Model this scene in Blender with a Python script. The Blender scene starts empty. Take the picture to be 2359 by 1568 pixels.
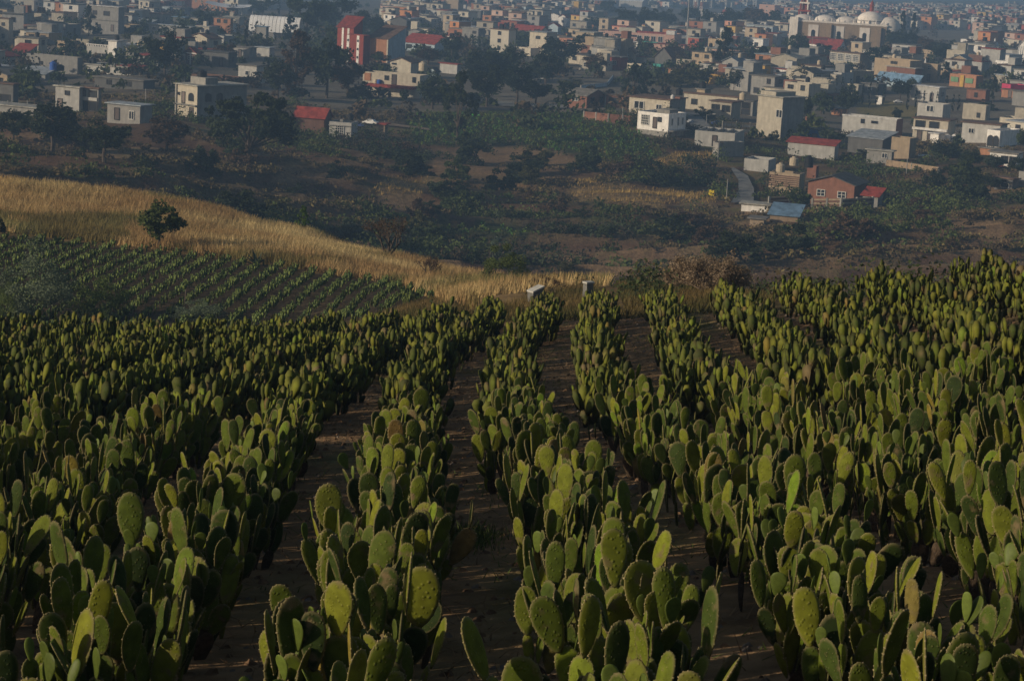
import bpy, math, random
import numpy as np
from mathutils import Vector, Matrix
R = math.radians
# ------------------------------------------------------------------ camera, world, sun, exposure
scn = bpy.context.scene
C = scn.collection
FPX, CX, CY = 4987.6, 1179.0, 784.0          # photograph measured at 2358 x 1568
PITCH, ROLL = R(11.0), R(3.0)
cam = bpy.data.objects.new('camera', bpy.data.cameras.new('camera'))
C.objects.link(cam)
cam.data.sensor_width = 36.0
cam.data.lens = 36.0*FPX/2358.0
cam.data.clip_start = 0.2
cam.data.clip_end = 12000
cam.matrix_world = Matrix.Rotation(R(90)-PITCH, 4, 'X') @ Matrix.Rotation(ROLL, 4, 'Z')
scn.camera = cam
CR = np.array(cam.matrix_world.to_3x3())
SUN_EL, SUN_AZ = R(17.0), math.atan2(-0.93, -0.36)   # azimuth of the sun measured from +Y towards +X
world = bpy.data.worlds.new('World'); scn.world = world; world.use_nodes = True
wn = world.node_tree
bg = wn.nodes['Background']
sky = wn.nodes.new('ShaderNodeTexSky'); sky.sky_type = 'NISHITA'; sky.sun_disc = False
sky.sun_elevation = SUN_EL; sky.sun_rotation = SUN_AZ; sky.air_density = 1.2; sky.dust_density = 2.0
wn.links.new(sky.outputs[0], bg.inputs[0]); bg.inputs[1].default_value = 0.075
sun = bpy.data.objects.new('sun', bpy.data.lights.new('sun', 'SUN')); C.objects.link(sun)
sun.data.energy = 5.0; sun.data.angle = R(1.0); sun.data.color = (1.0, 0.83, 0.61)
sd = Vector((math.sin(SUN_AZ)*math.cos(SUN_EL), math.cos(SUN_AZ)*math.cos(SUN_EL), math.sin(SUN_EL)))
sun.rotation_euler = sd.to_track_quat('Z', 'Y').to_euler()
scn.view_settings.view_transform = 'Standard'; scn.view_settings.look = 'None'
scn.view_settings.gamma = 1.0; scn.view_settings.exposure = -0.50
scn.cycles.use_denoising = True
scn.cycles.filter_width = 1.55
scn.cycles.max_bounces = 5; scn.cycles.diffuse_bounces = 2; scn.cycles.glossy_bounces = 1
scn.cycles.transmission_bounces = 2; scn.cycles.volume_bounces = 0; scn.cycles.transparent_max_bounces = 4
scn.cycles.caustics_reflective = False; scn.cycles.caustics_refractive = False

rnd = random.Random(7)
nrg = np.random.default_rng(11)

# ------------------------------------------------------------------ projection helpers
def ray(px, py):
    """world ray of a photo point, scaled so that its Y is 1"""
    px, py = np.broadcast_arrays(np.asarray(px, float), np.asarray(py, float))
    v = np.stack([(px-CX)/FPX, -(py-CY)/FPX, -np.ones_like(px)], -1) @ CR.T
    return v/v[..., 1:2]
def proj(P):
    """photo point of world points"""
    q = np.asarray(P, float) @ CR
    w = -q[..., 2]
    w = np.where(w < 1e-3, 1e-3, w)
    return CX+FPX*q[..., 0]/w, CY-FPX*q[..., 1]/w
def inpoly(px, py, poly):
    px = np.asarray(px); py = np.asarray(py); r = np.zeros(px.shape, bool)
    n = len(poly); j = n-1
    for i in range(n):
        xi, yi = poly[i]; xj, yj = poly[j]
        if yi != yj:
            r ^= ((yi > py) != (yj > py)) & (px < (xj-xi)*(py-yi)/(yj-yi)+xi)
        j = i
    return r
_tab = np.random.default_rng(3).random((256, 256))
def vnoise(x, y, s=1.0, o=0):
    x = np.asarray(x)/s+o*17.3+1000.5; y = np.asarray(y)/s+o*9.1+1000.5
    xi = np.floor(x).astype(int); yi = np.floor(y).astype(int)
    fx = x-xi; fy = y-yi; fx = fx*fx*(3-2*fx); fy = fy*fy*(3-2*fy)
    a = _tab[xi % 256, yi % 256]; b = _tab[(xi+1) % 256, yi % 256]
    c = _tab[xi % 256, (yi+1) % 256]; d = _tab[(xi+1) % 256, (yi+1) % 256]
    return (a*(1-fx)+b*fx)*(1-fy)+(c*(1-fx)+d*fx)*fy
def fnoise(x, y, s, o=0):
    return .55*vnoise(x, y, s, o)+.3*vnoise(x, y, s/2.2, o+1)+.15*vnoise(x, y, s/5, o+2)

# ------------------------------------------------------------------ terrain
_t = [(1179,1568,11,3),(0,1568,11.3,1),(2358,1568,10.8,1),(5,802,45,1),(298,803,46,1),(592,790,48,1),(887,768,51,1),(1184,750,53.5,2),(1478,730,49,1),(1773,712,44,1),(2069,690,41,1),(2339,665,38,1)]
_c = np.array([ray(q[0], q[1])*q[2] for q in _t]); _w = np.array([q[3] for q in _t], float)[:, None]
def _ft(X, Y): return np.stack([np.ones_like(X), Y, X, X*Y, X*X], -1)
PL = np.linalg.lstsq(_ft(_c[:, 0], _c[:, 1])*_w, _c[:, 2]*_w[:, 0], rcond=None)[0]
def plane(X, Y):
    X = np.asarray(X, float); Y = np.asarray(Y, float); X, Y = np.broadcast_arrays(X, Y); Yc = np.maximum(Y, 0)
    Xc = np.clip(X, -16, 16)
    return PL[0]+PL[1]*Y+PL[2]*Xc+PL[3]*Xc*Yc+PL[4]*Xc*Xc
def edgeY(u): return np.interp(u, [-.26, -.1, 0, .05, .12, .24], [45, 48.5, 53.8, 49, 44, 38])
ST = [      # (distance, ground there as (photo x, photo y); a negative second value is a height in metres)
 (60, [(0,-12.6),(350,-12.5),(700,-12.3),(950,740),(1150,712),(1400,700),(1630,672),(1850,705),(2358,720)]),
 (75, [(0,-16),(350,-16),(700,-15.5),(950,716),(1150,684),(1400,670),(1650,668),(1850,720),(2358,735)]),
 (92, [(0,-18.3),(350,-18.3),(700,-18.0),(950,690),(1150,666),(1400,655),(1650,696),(1850,735),(2358,745)]),
 (105,[(0,-18.6),(350,-18.5),(700,-18.4),(950,664),(1150,655),(1400,652),(1650,705),(2358,740)]),
 (120,[(0,-18.9),(350,-18.9),(700,-18.9),(950,632),(1150,646),(1400,670),(1650,715),(2358,730)]),
 (135,[(0,480),(350,508),(700,566),(950,604),(1150,672),(1400,695),(1650,710),(2358,720)]),
 (150,[(0,420),(350,456),(700,532),(950,645),(1150,690),(1400,700),(1650,705),(2358,710)]),
 (172,[(0,480),(350,512),(700,590),(950,668),(1150,690),(1400,695),(1650,700),(2358,700)]),
 (205,[(0,500),(350,530),(700,600),(950,660),(1150,680),(1400,680),(1650,680),(2358,670)]),
 (250,[(0,440),(350,470),(700,560),(950,605),(1150,636),(1400,640),(1700,632),(2000,615),(2358,596)]),
 (290,[(0,372),(350,392),(700,472),(950,520),(1150,540),(1400,545),(1700,535),(2000,520),(2358,500)]),
 (330,[(0,308),(350,316),(700,372),(950,425),(1150,440),(1400,445),(1700,455),(2000,470),(2358,435)]),
 (370,[(0,262),(350,262),(700,318),(950,345),(1150,356),(1400,352),(1700,375),(2000,395),(2358,372)]),
 (420,[(0,215),(350,208),(700,255),(950,270),(1150,275),(1400,268),(1700,290),(2000,330),(2358,322)]),
 (500,[(0,150),(350,150),(700,185),(950,200),(1150,212),(1400,216),(1700,225),(2000,250),(2358,262)]),
 (600,[(0,92),(350,95),(700,118),(950,138),(1150,148),(1400,156),(1700,165),(2000,180),(2358,192)]),
 (950,[(0,30),(350,30),(700,40),(950,52),(1150,60),(1400,72),(1700,86),(2000,98),(2358,104)]),
 (1350,[(0,-8),(350,-6),(700,8),(1150,22),(1700,42),(2000,54),(2358,60)]),
 (1900,[(0,-40),(700,-22),(1150,-4),(1700,18),(2000,28),(2358,30)]),
 (2800,[(0,-80),(700,-60),(1150,-40),(1700,-10),(2000,-4),(2358,-6)]),
 (4300,[(0,-190),(1150,-180),(2358,-170)]),
]
YS = np.array([s[0] for s in ST], float)
UG = np.linspace(-.5, .5, 201)
ZT = []
for Yv, pts in ST:
    r_ = ray([p[0] for p in pts], [p[1] if p[1] > 0 or Yv > 1000 else 650 for p in pts])
    u = r_[:, 0]; z = np.where(np.array([p[1] < 0 and Yv < 1000 for p in pts]), np.array([p[1] for p in pts], float), r_[:, 2]*Yv)
    ZT.append(np.interp(UG, u, z))
ZT = np.array(ZT)
def table(u, Y):
    fu = np.clip((u+.5)*200, 0, 199.999); iu = fu.astype(int); fu = fu-iu
    j = np.clip(np.searchsorted(YS, Y)-1, 0, len(YS)-2)
    t = np.clip((Y-YS[j])/(YS[j+1]-YS[j]), 0, 1)
    a = ZT[j, iu]*(1-fu)+ZT[j, iu+1]*fu; b = ZT[j+1, iu]*(1-fu)+ZT[j+1, iu+1]*fu
    return a*(1-t)+b*t
def terrace(X, Y):
    q = Y/20+3.2*vnoise(X, Y, 70, 5)+.6*vnoise(X, Y, 22, 6)
    f = q-np.floor(q)
    return np.clip(f/.22, 0, 1)**1.3-f, f
def ground(X, Y):
    X = np.asarray(X, float); Y = np.asarray(Y, float)
    u = np.clip(X/np.maximum(Y, 20), -.5, .5)
    e = edgeY(u); pz = plane(X, Y)
    pe = plane(X, e)
    t = np.clip((Y-e)/(60-e), 0, 1)
    tz = table(u, np.maximum(Y, 60))
    z = np.where(Y < e, pz, np.where(Y < 60, pe*(1-t)+tz*t, tz))
    z = z+.05*(fnoise(X, Y, 1.3, 2)-.5)*(Y < 60)
    m = np.clip((Y-62)/20, 0, 1)*np.clip((200-Y)/30, 0, 1)
    z = z+m*.4*(fnoise(X, Y, 14, 4)-.5)
    m2 = np.clip((Y-185)/40, 0, 1)*np.clip((365-Y)/60, 0, 1)*(1-.8*np.clip((u-.055)/.03, 0, 1)*np.clip((Y-265)/30, 0, 1))
    z = z+m2*(3.0*terrace(X, Y)[0]+2.2*(fnoise(X, Y, 22, 8)-.5))
    return z
# the same terrain for one point at a time (plain numbers, much faster in loops)
_tl = _tab.tolist(); _ZL = ZT.tolist(); _YL = YS.tolist(); _EU = [-.26, -.1, 0, .05, .12, .24]; _EY = [45, 48.5, 53.8, 49, 44, 38]
_fl = math.floor
def vn1(x, y, s=1.0, o=0):
    x = x/s+o*17.3+1000.5; y = y/s+o*9.1+1000.5; xi = _fl(x); yi = _fl(y); fx = x-xi; fy = y-yi
    fx = fx*fx*(3-2*fx); fy = fy*fy*(3-2*fy); A = _tl[xi & 255]; B = _tl[(xi+1) & 255]; y0 = yi & 255; y1 = (yi+1) & 255
    return (A[y0]*(1-fx)+B[y0]*fx)*(1-fy)+(A[y1]*(1-fx)+B[y1]*fx)*fy
def fn1(x, y, s, o=0): return .55*vn1(x, y, s, o)+.3*vn1(x, y, s/2.2, o+1)+.15*vn1(x, y, s/5, o+2)
def _ed(u):
    if u <= _EU[0]: return _EY[0]
    for i in range(5):
        if u < _EU[i+1]: return _EY[i]+(_EY[i+1]-_EY[i])*(u-_EU[i])/(_EU[i+1]-_EU[i])
    return _EY[-1]
def _tb(u, Y):
    fu = min(max((u+.5)*200, 0), 199.999); iu = int(fu); fu -= iu; j = 0
    while j < len(_YL)-2 and Y > _YL[j+1]: j += 1
    t = min(1, max(0, (Y-_YL[j])/(_YL[j+1]-_YL[j]))); A = _ZL[j]; B = _ZL[j+1]
    return (A[iu]*(1-fu)+A[iu+1]*fu)*(1-t)+(B[iu]*(1-fu)+B[iu+1]*fu)*t
_pl = [float(v) for v in PL]
def _pn(x, y):
    c = min(16, max(-16, x)); return _pl[0]+_pl[1]*y+_pl[2]*c+_pl[3]*c*max(y, 0)+_pl[4]*c*c
def gz(x, y):
    x = float(x); y = float(y); u = min(.5, max(-.5, x/max(y, 20))); e = _ed(u)
    if y < e: z = _pn(x, y)
    elif y < 60:
        t = (y-e)/(60-e); z = _pn(x, e)*(1-t)+_tb(u, 60)*t
    else: z = _tb(u, y)
    if y < 60: return z+.05*(fn1(x, y, 1.3, 2)-.5)
    if y < 200: z += min(1, max(0, (y-62)/20))*min(1, max(0, (200-y)/30))*.4*(fn1(x, y, 14, 4)-.5)
    if 185 < y < 400:
        m = min(1, max(0, (y-185)/40))*min(1, max(0, (365-y)/60))*(1-.8*min(1, max(0, (u-.055)/.03))*min(1, max(0, (y-265)/30)))
        q = y/20+3.2*vn1(x, y, 70, 5)+.6*vn1(x, y, 22, 6); f = q-_fl(q)
        z += m*(3.0*(min(1, f/.22)**1.3-f)+2.2*(fn1(x, y, 22, 8)-.5))
    return z
_CRl = CR.tolist()
def pj(x, y, z):
    a = x*_CRl[0][0]+y*_CRl[1][0]+z*_CRl[2][0]; b = x*_CRl[0][1]+y*_CRl[1][1]+z*_CRl[2][1]; w = -(x*_CRl[0][2]+y*_CRl[1][2]+z*_CRl[2][2])
    return CX+FPX*a/w, CY-FPX*b/w
def inp1(px, py, poly):
    r = False; j = len(poly)-1
    for i in range(len(poly)):
        xi, yi = poly[i]; xj, yj = poly[j]
        if (yi > py) != (yj > py) and px < (xj-xi)*(py-yi)/(yj-yi)+xi: r = not r
        j = i
    return r
_YM = 3*np.exp(np.linspace(0, math.log(1500), 2600))
def hit(px, py, ymin=180.0):
    """first terrain point (beyond ymin) seen at a photo point"""
    r_ = ray(px, py)
    Y = _YM[_YM > ymin]
    d = r_[2]*Y-ground(r_[0]*Y, Y)
    k = np.argmax(d < 0)
    if d[k] >= 0: k = len(Y)-1
    if k > 0:
        a, b = d[k-1], d[k]; t = a/(a-b) if a != b else 0
        y = Y[k-1]+(Y[k]-Y[k-1])*max(0, min(1, t))
    else: y = Y[0]
    return np.array([r_[0]*y, y, gz(r_[0]*y, y)])

# ------------------------------------------------------------------ object helpers
def tag(o, label=None, cat=None, group=None, kind=None):
    if label: o['label'] = label
    if cat: o['category'] = cat
    if group: o['group'] = group
    if kind: o['kind'] = kind
    return o
def thing(name, label, cat, loc=(0, 0, 0), rz=0, group=None):
    o = bpy.data.objects.new(name, None); C.objects.link(o)
    o.empty_display_size = .3
    o.location = loc; o.rotation_euler = (0, 0, rz)
    return tag(o, label, cat, group)
def obj(name, me, parent=None, loc=None, rot=None, scale=None):
    o = bpy.data.objects.new(name, me); C.objects.link(o)
    if parent is not None: o.parent = parent
    if loc is not None: o.location = loc
    if rot is not None: o.rotation_euler = rot
    if scale is not None: o.scale = scale
    return o
def mesh(name, V, F, mats=(), idx=None, smooth=False, col=None):
    me = bpy.data.meshes.new(name); me.from_pydata([tuple(v) for v in V], [], [tuple(f) for f in F])
    for m in mats: me.materials.append(m)
    if idx is not None: me.polygons.foreach_set('material_index', idx)
    if smooth: me.polygons.foreach_set('use_smooth', [True]*len(me.polygons))
    if col is not None:
        a = me.attributes.new('col', 'FLOAT_COLOR', 'POINT'); a.data.foreach_set('color', np.asarray(col, np.float32).ravel())
    me.update(); return me
def npmesh(name, V, F, mats=(), col=None, smooth=False, idx=None):
    """V (n,3), F (m,k) numpy"""
    V = np.asarray(V, np.float32); F = np.asarray(F, np.int32); k = F.shape[1]
    me = bpy.data.meshes.new(name)
    me.vertices.add(len(V)); me.vertices.foreach_set('co', V.ravel())
    me.loops.add(F.size); me.loops.foreach_set('vertex_index', F.ravel())
    me.polygons.add(len(F)); me.polygons.foreach_set('loop_start', np.arange(len(F), dtype=np.int32)*k)
    me.polygons.foreach_set('use_smooth', np.full(len(F), bool(smooth)))
    for m in mats: me.materials.append(m)
    if idx is not None: me.polygons.foreach_set('material_index', np.asarray(idx, np.int32))
    me.update(calc_edges=True)
    if col is not None:
        a = me.attributes.new('col', 'FLOAT_COLOR', 'POINT')
        c4 = np.ones((len(V), 4), np.float32); c4[:, :3] = col
        a.data.foreach_set('color', c4.ravel())
    return me
BF = [(0,3,2,1),(4,5,6,7),(0,1,5,4),(1,2,6,5),(2,3,7,6),(3,0,4,7)]
class MB:
    def __init__(s): s.V = []; s.F = []; s.I = []
    def box(s, x0, x1, y0, y1, z0, z1, i=0):
        n = len(s.V)
        s.V += [(x0,y0,z0),(x1,y0,z0),(x1,y1,z0),(x0,y1,z0),(x0,y0,z1),(x1,y0,z1),(x1,y1,z1),(x0,y1,z1)]
        s.F += [tuple(a+n for a in f) for f in BF]; s.I += [i]*6; return s
    def poly(s, pts, i=0):
        n = len(s.V); s.V += pts; s.F.append(tuple(range(n, n+len(pts)))); s.I.append(i); return s
    def tube(s, pts, rad, k=6, i=0, caps=True):
        pts = [Vector(p) for p in pts]; n0 = len(s.V)
        for j, p in enumerate(pts):
            d = (pts[min(j+1, len(pts)-1)]-pts[max(j-1, 0)]).normalized()
            a = d.orthogonal().normalized(); b = d.cross(a); r = rad[j] if hasattr(rad, '__len__') else rad
            for q in range(k):
                t = 2*math.pi*q/k; s.V.append(tuple(p+(a*math.cos(t)+b*math.sin(t))*r))
        for j in range(len(pts)-1):
            for q in range(k):
                q2 = (q+1) % k
                s.F.append((n0+j*k+q, n0+j*k+q2, n0+(j+1)*k+q2, n0+(j+1)*k+q)); s.I.append(i)
        if caps:
            s.F.append(tuple(n0+q for q in range(k))[::-1]); s.I.append(i)
            s.F.append(tuple(n0+(len(pts)-1)*k+q for q in range(k))); s.I.append(i)
        return s
    def lathe(s, prof, k=16, c=(0, 0), i=0, a0=0, a1=2*math.pi):
        n0 = len(s.V); full = abs(a1-a0-2*math.pi) < 1e-6; kk = k if full else k+1
        for r, z in prof:
            for q in range(kk):
                t = a0+(a1-a0)*q/k; s.V.append((c[0]+r*math.cos(t), c[1]+r*math.sin(t), z))
        for j in range(len(prof)-1):
            for q in range(k):
                q2 = (q+1) % kk
                s.F.append((n0+j*kk+q, n0+j*kk+q2, n0+(j+1)*kk+q2, n0+(j+1)*kk+q)); s.I.append(i)
        return s
    def mesh(s, name, *mats, smooth=False):
        return mesh(name, s.V, s.F, mats, s.I, smooth)

# ------------------------------------------------------------------ materials
MATS = {}
def M(name, col=(.3, .3, .3), rough=.85, var=.25, scale=3.0, bump=0.0, bscale=20.0, rand=.12, trans=0.0, attr=False, metal=0.0, spec=.25, stain=0.0, tcol=None):
    if name in MATS: return MATS[name]
    m = bpy.data.materials.new(name); m.use_nodes = True; nt = m.node_tree; N = nt.nodes; L = nt.links
    p = N['Principled BSDF']; out = N['Material Output']
    p.inputs['Roughness'].default_value = rough; p.inputs['Metallic'].default_value = metal
    p.inputs['Specular IOR Level'].default_value = spec
    tc = N.new('ShaderNodeTexCoord')
    nz = N.new('ShaderNodeTexNoise'); nz.inputs['Scale'].default_value = scale; nz.inputs['Detail'].default_value = 4
    L.new(tc.outputs['Object'], nz.inputs['Vector'])
    if attr:
        at = N.new('ShaderNodeAttribute'); at.attribute_name = 'col'; src = at.outputs['Color']
    else:
        rg = N.new('ShaderNodeRGB'); rg.outputs[0].default_value = (*col, 1); src = rg.outputs[0]
    mr = N.new('ShaderNodeMapRange'); mr.inputs['From Min'].default_value = .3; mr.inputs['From Max'].default_value = .7
    mr.inputs['To Min'].default_value = 1-var; mr.inputs['To Max'].default_value = 1+var
    L.new(nz.outputs['Fac'], mr.inputs['Value'])
    oi = N.new('ShaderNodeObjectInfo'); mr2 = N.new('ShaderNodeMapRange')
    mr2.inputs['To Min'].default_value = 1-rand; mr2.inputs['To Max'].default_value = 1+rand
    L.new(oi.outputs['Random'], mr2.inputs['Value'])
    mu = N.new('ShaderNodeMath'); mu.operation = 'MULTIPLY'; L.new(mr.outputs[0], mu.inputs[0]); L.new(mr2.outputs[0], mu.inputs[1])
    fac = mu.outputs[0]
    if stain:
        mp = N.new('ShaderNodeMapping'); mp.inputs['Scale'].default_value = (1.5, 1.5, .25); L.new(tc.outputs['Object'], mp.inputs['Vector'])
        n2 = N.new('ShaderNodeTexNoise'); n2.inputs['Scale'].default_value = 1.2; n2.inputs['Detail'].default_value = 5; L.new(mp.outputs[0], n2.inputs['Vector'])
        r2 = N.new('ShaderNodeMapRange'); r2.inputs['From Min'].default_value = .4; r2.inputs['From Max'].default_value = .75
        r2.inputs['To Min'].default_value = 1.0; r2.inputs['To Max'].default_value = 1-stain; L.new(n2.outputs['Fac'], r2.inputs['Value'])
        m3 = N.new('ShaderNodeMath'); m3.operation = 'MULTIPLY'; L.new(fac, m3.inputs[0]); L.new(r2.outputs[0], m3.inputs[1]); fac = m3.outputs[0]
    vm = N.new('ShaderNodeVectorMath'); vm.operation = 'SCALE'; L.new(src, vm.inputs[0]); L.new(fac, vm.inputs['Scale'])
    L.new(vm.outputs[0], p.inputs['Base Color'])
    if bump:
        nb = N.new('ShaderNodeTexNoise'); nb.inputs['Scale'].default_value = bscale; nb.inputs['Detail'].default_value = 5
        L.new(tc.outputs['Object'], nb.inputs['Vector'])
        b = N.new('ShaderNodeBump'); b.inputs['Strength'].default_value = bump; b.inputs['Distance'].default_value = 1.0/bscale
        L.new(nb.outputs['Fac'], b.inputs['Height']); L.new(b.outputs[0], p.inputs['Normal'])
    if trans:
        t = N.new('ShaderNodeBsdfTranslucent')
        if tcol: t.inputs[0].default_value = (*tcol, 1)
        else: L.new(vm.outputs[0], t.inputs[0])
        mx = N.new('ShaderNodeMixShader'); mx.inputs[0].default_value = trans
        L.new(p.outputs[0], mx.inputs[1]); L.new(t.outputs[0], mx.inputs[2]); L.new(mx.outputs[0], out.inputs[0])
    MATS[name] = m; return m
WALL = {k: M('plaster_'+k, c, rough=.9, var=.13, scale=1.2, rand=.10, stain=.2) for k, c in dict(
    cream=(.56,.51,.42), beige=(.42,.385,.32), grey=(.29,.285,.275), palegrey=(.46,.455,.44), white=(.84,.82,.80), pink=(.62,.40,.33),
    salmon=(.58,.36,.27), orange=(.40,.20,.115), brick=(.24,.115,.08), darkbrick=(.17,.095,.07), red=(.30,.065,.045), yellow=(.55,.35,.09),
    blue=(.05,.14,.42), paleblue=(.40,.50,.58), teal=(.08,.38,.33), green=(.20,.36,.20), stone=(.31,.23,.155), darkgrey=(.13,.13,.13),
    magenta=(.50,.05,.12), tan=(.40,.315,.22), purple=(.20,.17,.28)).items()}
ROOF = {k: M('roof_'+k, c, rough=.85, var=.3, scale=.9, rand=.15, stain=.4) for k, c in dict(
    grey=(.19,.18,.165), dark=(.09,.09,.09), brown=(.16,.10,.075), red=(.29,.055,.04), white=(.62,.62,.62), metal=(.33,.37,.41), blue=(.18,.30,.45), pale=(.40,.39,.35)).items()}
GLASS = M('window_glass', (.018,.022,.03), rough=.25, var=.2, rand=.5, spec=.5)
FRAMEW = M('window_frame_white', (.6,.6,.58), rough=.6, var=.05)
FRAMED = M('window_frame_dark', (.05,.045,.04), rough=.6, var=.05)
DOORM = M('door_metal', (.14,.11,.10), rough=.6, var=.1, rand=.4)
CONC = M('concrete', (.30,.29,.27), rough=.9, var=.15, scale=2, stain=.3)
BARK = M('bark', (.085,.065,.05), rough=.95, var=.3, scale=12, bump=.5, bscale=30)
STEEL = M('steel_pole', (.32,.32,.32), rough=.5, var=.1, metal=.4)

# ------------------------------------------------------------------ unique labels
LM = []        # landmarks (name, px, py)
USED = set()
def uniq(base, px, py, skip=None):
    """base plus where it stands, so that no other thing has the same label"""
    d = sorted((math.hypot((px-x)*.8, (py-y)*1.6), n, x, y) for n, x, y in LM if n != skip)
    def rel(x, y):
        dx, dy = px-x, (py-y)*1.7
        if abs(dx) > abs(dy)*1.3: return 'left of' if dx < 0 else 'right of'
        return 'behind' if dy < 0 else 'below'
    cand = []
    for far in ('just ', '', 'well '):
        for k in range(5):
            cand.append(f'{base} {far}{rel(d[k][2], d[k][3])} {d[k][1]}')
    for k in range(7):
        for j in range(7):
            if j != k:
                cand.append(f'{base} {rel(d[k][2], d[k][3])} {d[k][1]}, {rel(d[j][2], d[j][3])} {d[j][1]}')
    for c in cand:
        if c not in USED and len(c.split()) <= 16:
            USED.add(c); return c
    return cand[0]
HAZE_D = 0.00056
# ------------------------------------------------------------------ ground sheet
P_F2 = [(-200,548),(40,548),(150,556),(330,578),(470,592),(620,612),(760,632),(900,652),(985,678),(1010,712),(1060,742),(600,760),(-200,775)]
P_GOLD1 = [(-300,380),(0,405),(200,438),(330,452),(470,474),(600,520),(720,538),(850,575),(960,600),(1090,632),(1200,638),(1320,632),(1420,640),(1400,660),(1260,668),(1190,700),(1090,720),(1000,690),(900,655),(760,634),(600,606),(470,588),(330,572),(150,552),(0,535),(-300,530)]
P_GOLD2 = [(842,440),(900,410),(985,408),(1005,444),(880,452)]
P_GOLD3 = [(1300,430),(1340,412),(1420,430),(1560,438),(1650,444),(1650,470),(1540,470),(1400,466),(1320,455)]
P_BARES = [[(985,340),(1280,338),(1340,372),(1260,404),(1000,400)],[(1240,596),(1560,566),(1590,604),(1300,630)],[(2140,500),(2340,515),(2310,566),(2170,548)],[(860,455),(1000,452),(1010,500),(870,495)],[(620,400),(800,388),(820,412),(640,424)],[(0,310),(110,300),(120,318),(0,330)],[(40,376),(140,368),(150,384),(40,392)]]
P_GOLD4 = [(1490,380),(1560,352),(1640,350),(1660,362),(1590,375),(1500,392)]
P_NOPAL = [(930,262),(1060,256),(1200,254),(1330,262),(1465,300),(1520,350),(1500,382),(1350,362),(1200,335),(950,335)]
P_NOPAL2 = [(1000,525),(1100,512),(1240,540),(1230,575),(1080,560)]
P_PITCH = [(1965,236),(2040,232),(2125,250),(2125,278),(1990,275)]
GOLD = np.array([.36,.235,.10])
def gold_mask(px, py, Y):
    g = inpoly(px, py, P_GOLD1) & (Y > 64) & (Y < 185)
    f = (inpoly(px, py, P_GOLD2) | inpoly(px, py, P_GOLD3) | inpoly(px, py, P_GOLD4)) & (Y > 220)
    return g, f
nX, nY = 350, 640
sx = np.linspace(-1, 1, nX)
Yv = np.concatenate([np.linspace(-40, 8, 60), 8*np.exp(np.linspace(0, math.log(4300/8), nY-60+1))[1:]])
GY = np.repeat(Yv[:, None], nX, 1)
GX = sx[None, :]*(.40*np.maximum(GY, 0)+30)
GZ = ground(GX, GY)
V = np.stack([GX, GY, GZ], -1)
px, py = proj(V)
n1 = fnoise(GX, GY, 5, 1)[..., None]; n2 = fnoise(GX, GY, 22, 3)[..., None]; n3 = vnoise(GX, GY, 1.2, 9)[..., None]
def lerp(a, b, t): return np.array(a)*(1-t)+np.array(b)*t
U_ = GX/np.maximum(GY, 20)
col = np.zeros(V.shape)
soil = lerp([.17,.105,.06], [.35,.235,.135], n1); soil = lerp(soil, [.10,.12,.04], np.clip(vnoise(GX, GY*.4, .9, 44)[..., None]*3-2.05, 0, .8))
infield = (GY < edgeY(U_)+.8)[..., None]
after = lerp([.08,.068,.03], [.19,.125,.06], np.clip(n1*1.6-.3, 0, 1))
rav = lerp([.07,.062,.034], [.25,.165,.09], np.clip(n2*2.6-.8, 0, 1))
rav = lerp(rav, [.065,.095,.03], np.clip(n1*2-1.05, 0, 1))
tf = terrace(GX, GY)[1][..., None]
rav = np.where((tf < .22), lerp([.085,.05,.032],[.14,.085,.05], n3), rav)
town = lerp([.12,.105,.085], [.23,.205,.165], n1)
far = lerp([.075,.085,.06], [.14,.12,.085], n2)
col = np.where(infield, soil, after)
t = np.clip((GY-150)/60, 0, 1)[..., None]; col = np.where(infield, col, lerp(col, rav, t))
t = np.clip((GY-390)/50, 0, 1)[..., None]; col = lerp(col, town, t)
t = np.clip((GY-1700)/400, 0, 1)[..., None]; col = lerp(col, far, t)
wob = (fnoise(GX, GY, 6, 12)-.5)*26
g, f = gold_mask(px+wob, py+wob*.35, GY)
gcol = lerp(GOLD*.55, GOLD*.95, n3)*[1,1.04,1.15]
col = np.where((g | f)[..., None], gcol, col)
m = (inpoly(px, py, P_F2) & (GY > 86) & (GY < 128))[..., None]
col = np.where(m, lerp([.055,.042,.028],[.10,.075,.045], n1), col)
m = (inpoly(px+wob*.3, py+wob*.2, P_PITCH) & (GY > 300))[..., None]
col = np.where(m, lerp([.17,.15,.06],[.25,.20,.09], n1), col)
m = np.zeros(GY.shape, bool)
for q in P_BARES: m |= inpoly(px+wob, py+wob*.3, q)
m = (m & (GY > 215))[..., None]; col = np.where(m, lerp([.13,.085,.05],[.30,.20,.11], n1), col)
m = ((inpoly(px, py, P_NOPAL) | inpoly(px, py, P_NOPAL2)) & (GY > 200))[..., None]
col = np.where(m, lerp([.035,.05,.02],[.06,.07,.03], n1), col)
ii = np.arange(len(Yv)*nX).reshape(len(Yv), nX)
F = np.stack([ii[:-1, :-1], ii[:-1, 1:], ii[1:, 1:], ii[1:, :-1]], -1).reshape(-1, 4)
gm = M('ground_soil', attr=True, rough=1.0, var=.35, scale=2.2, bump=.55, bscale=5, rand=0, spec=.05)
o = obj('ground', npmesh('ground', V.reshape(-1, 3), F, [gm], col.reshape(-1, 3), smooth=True)); tag(o, kind='structure')

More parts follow.
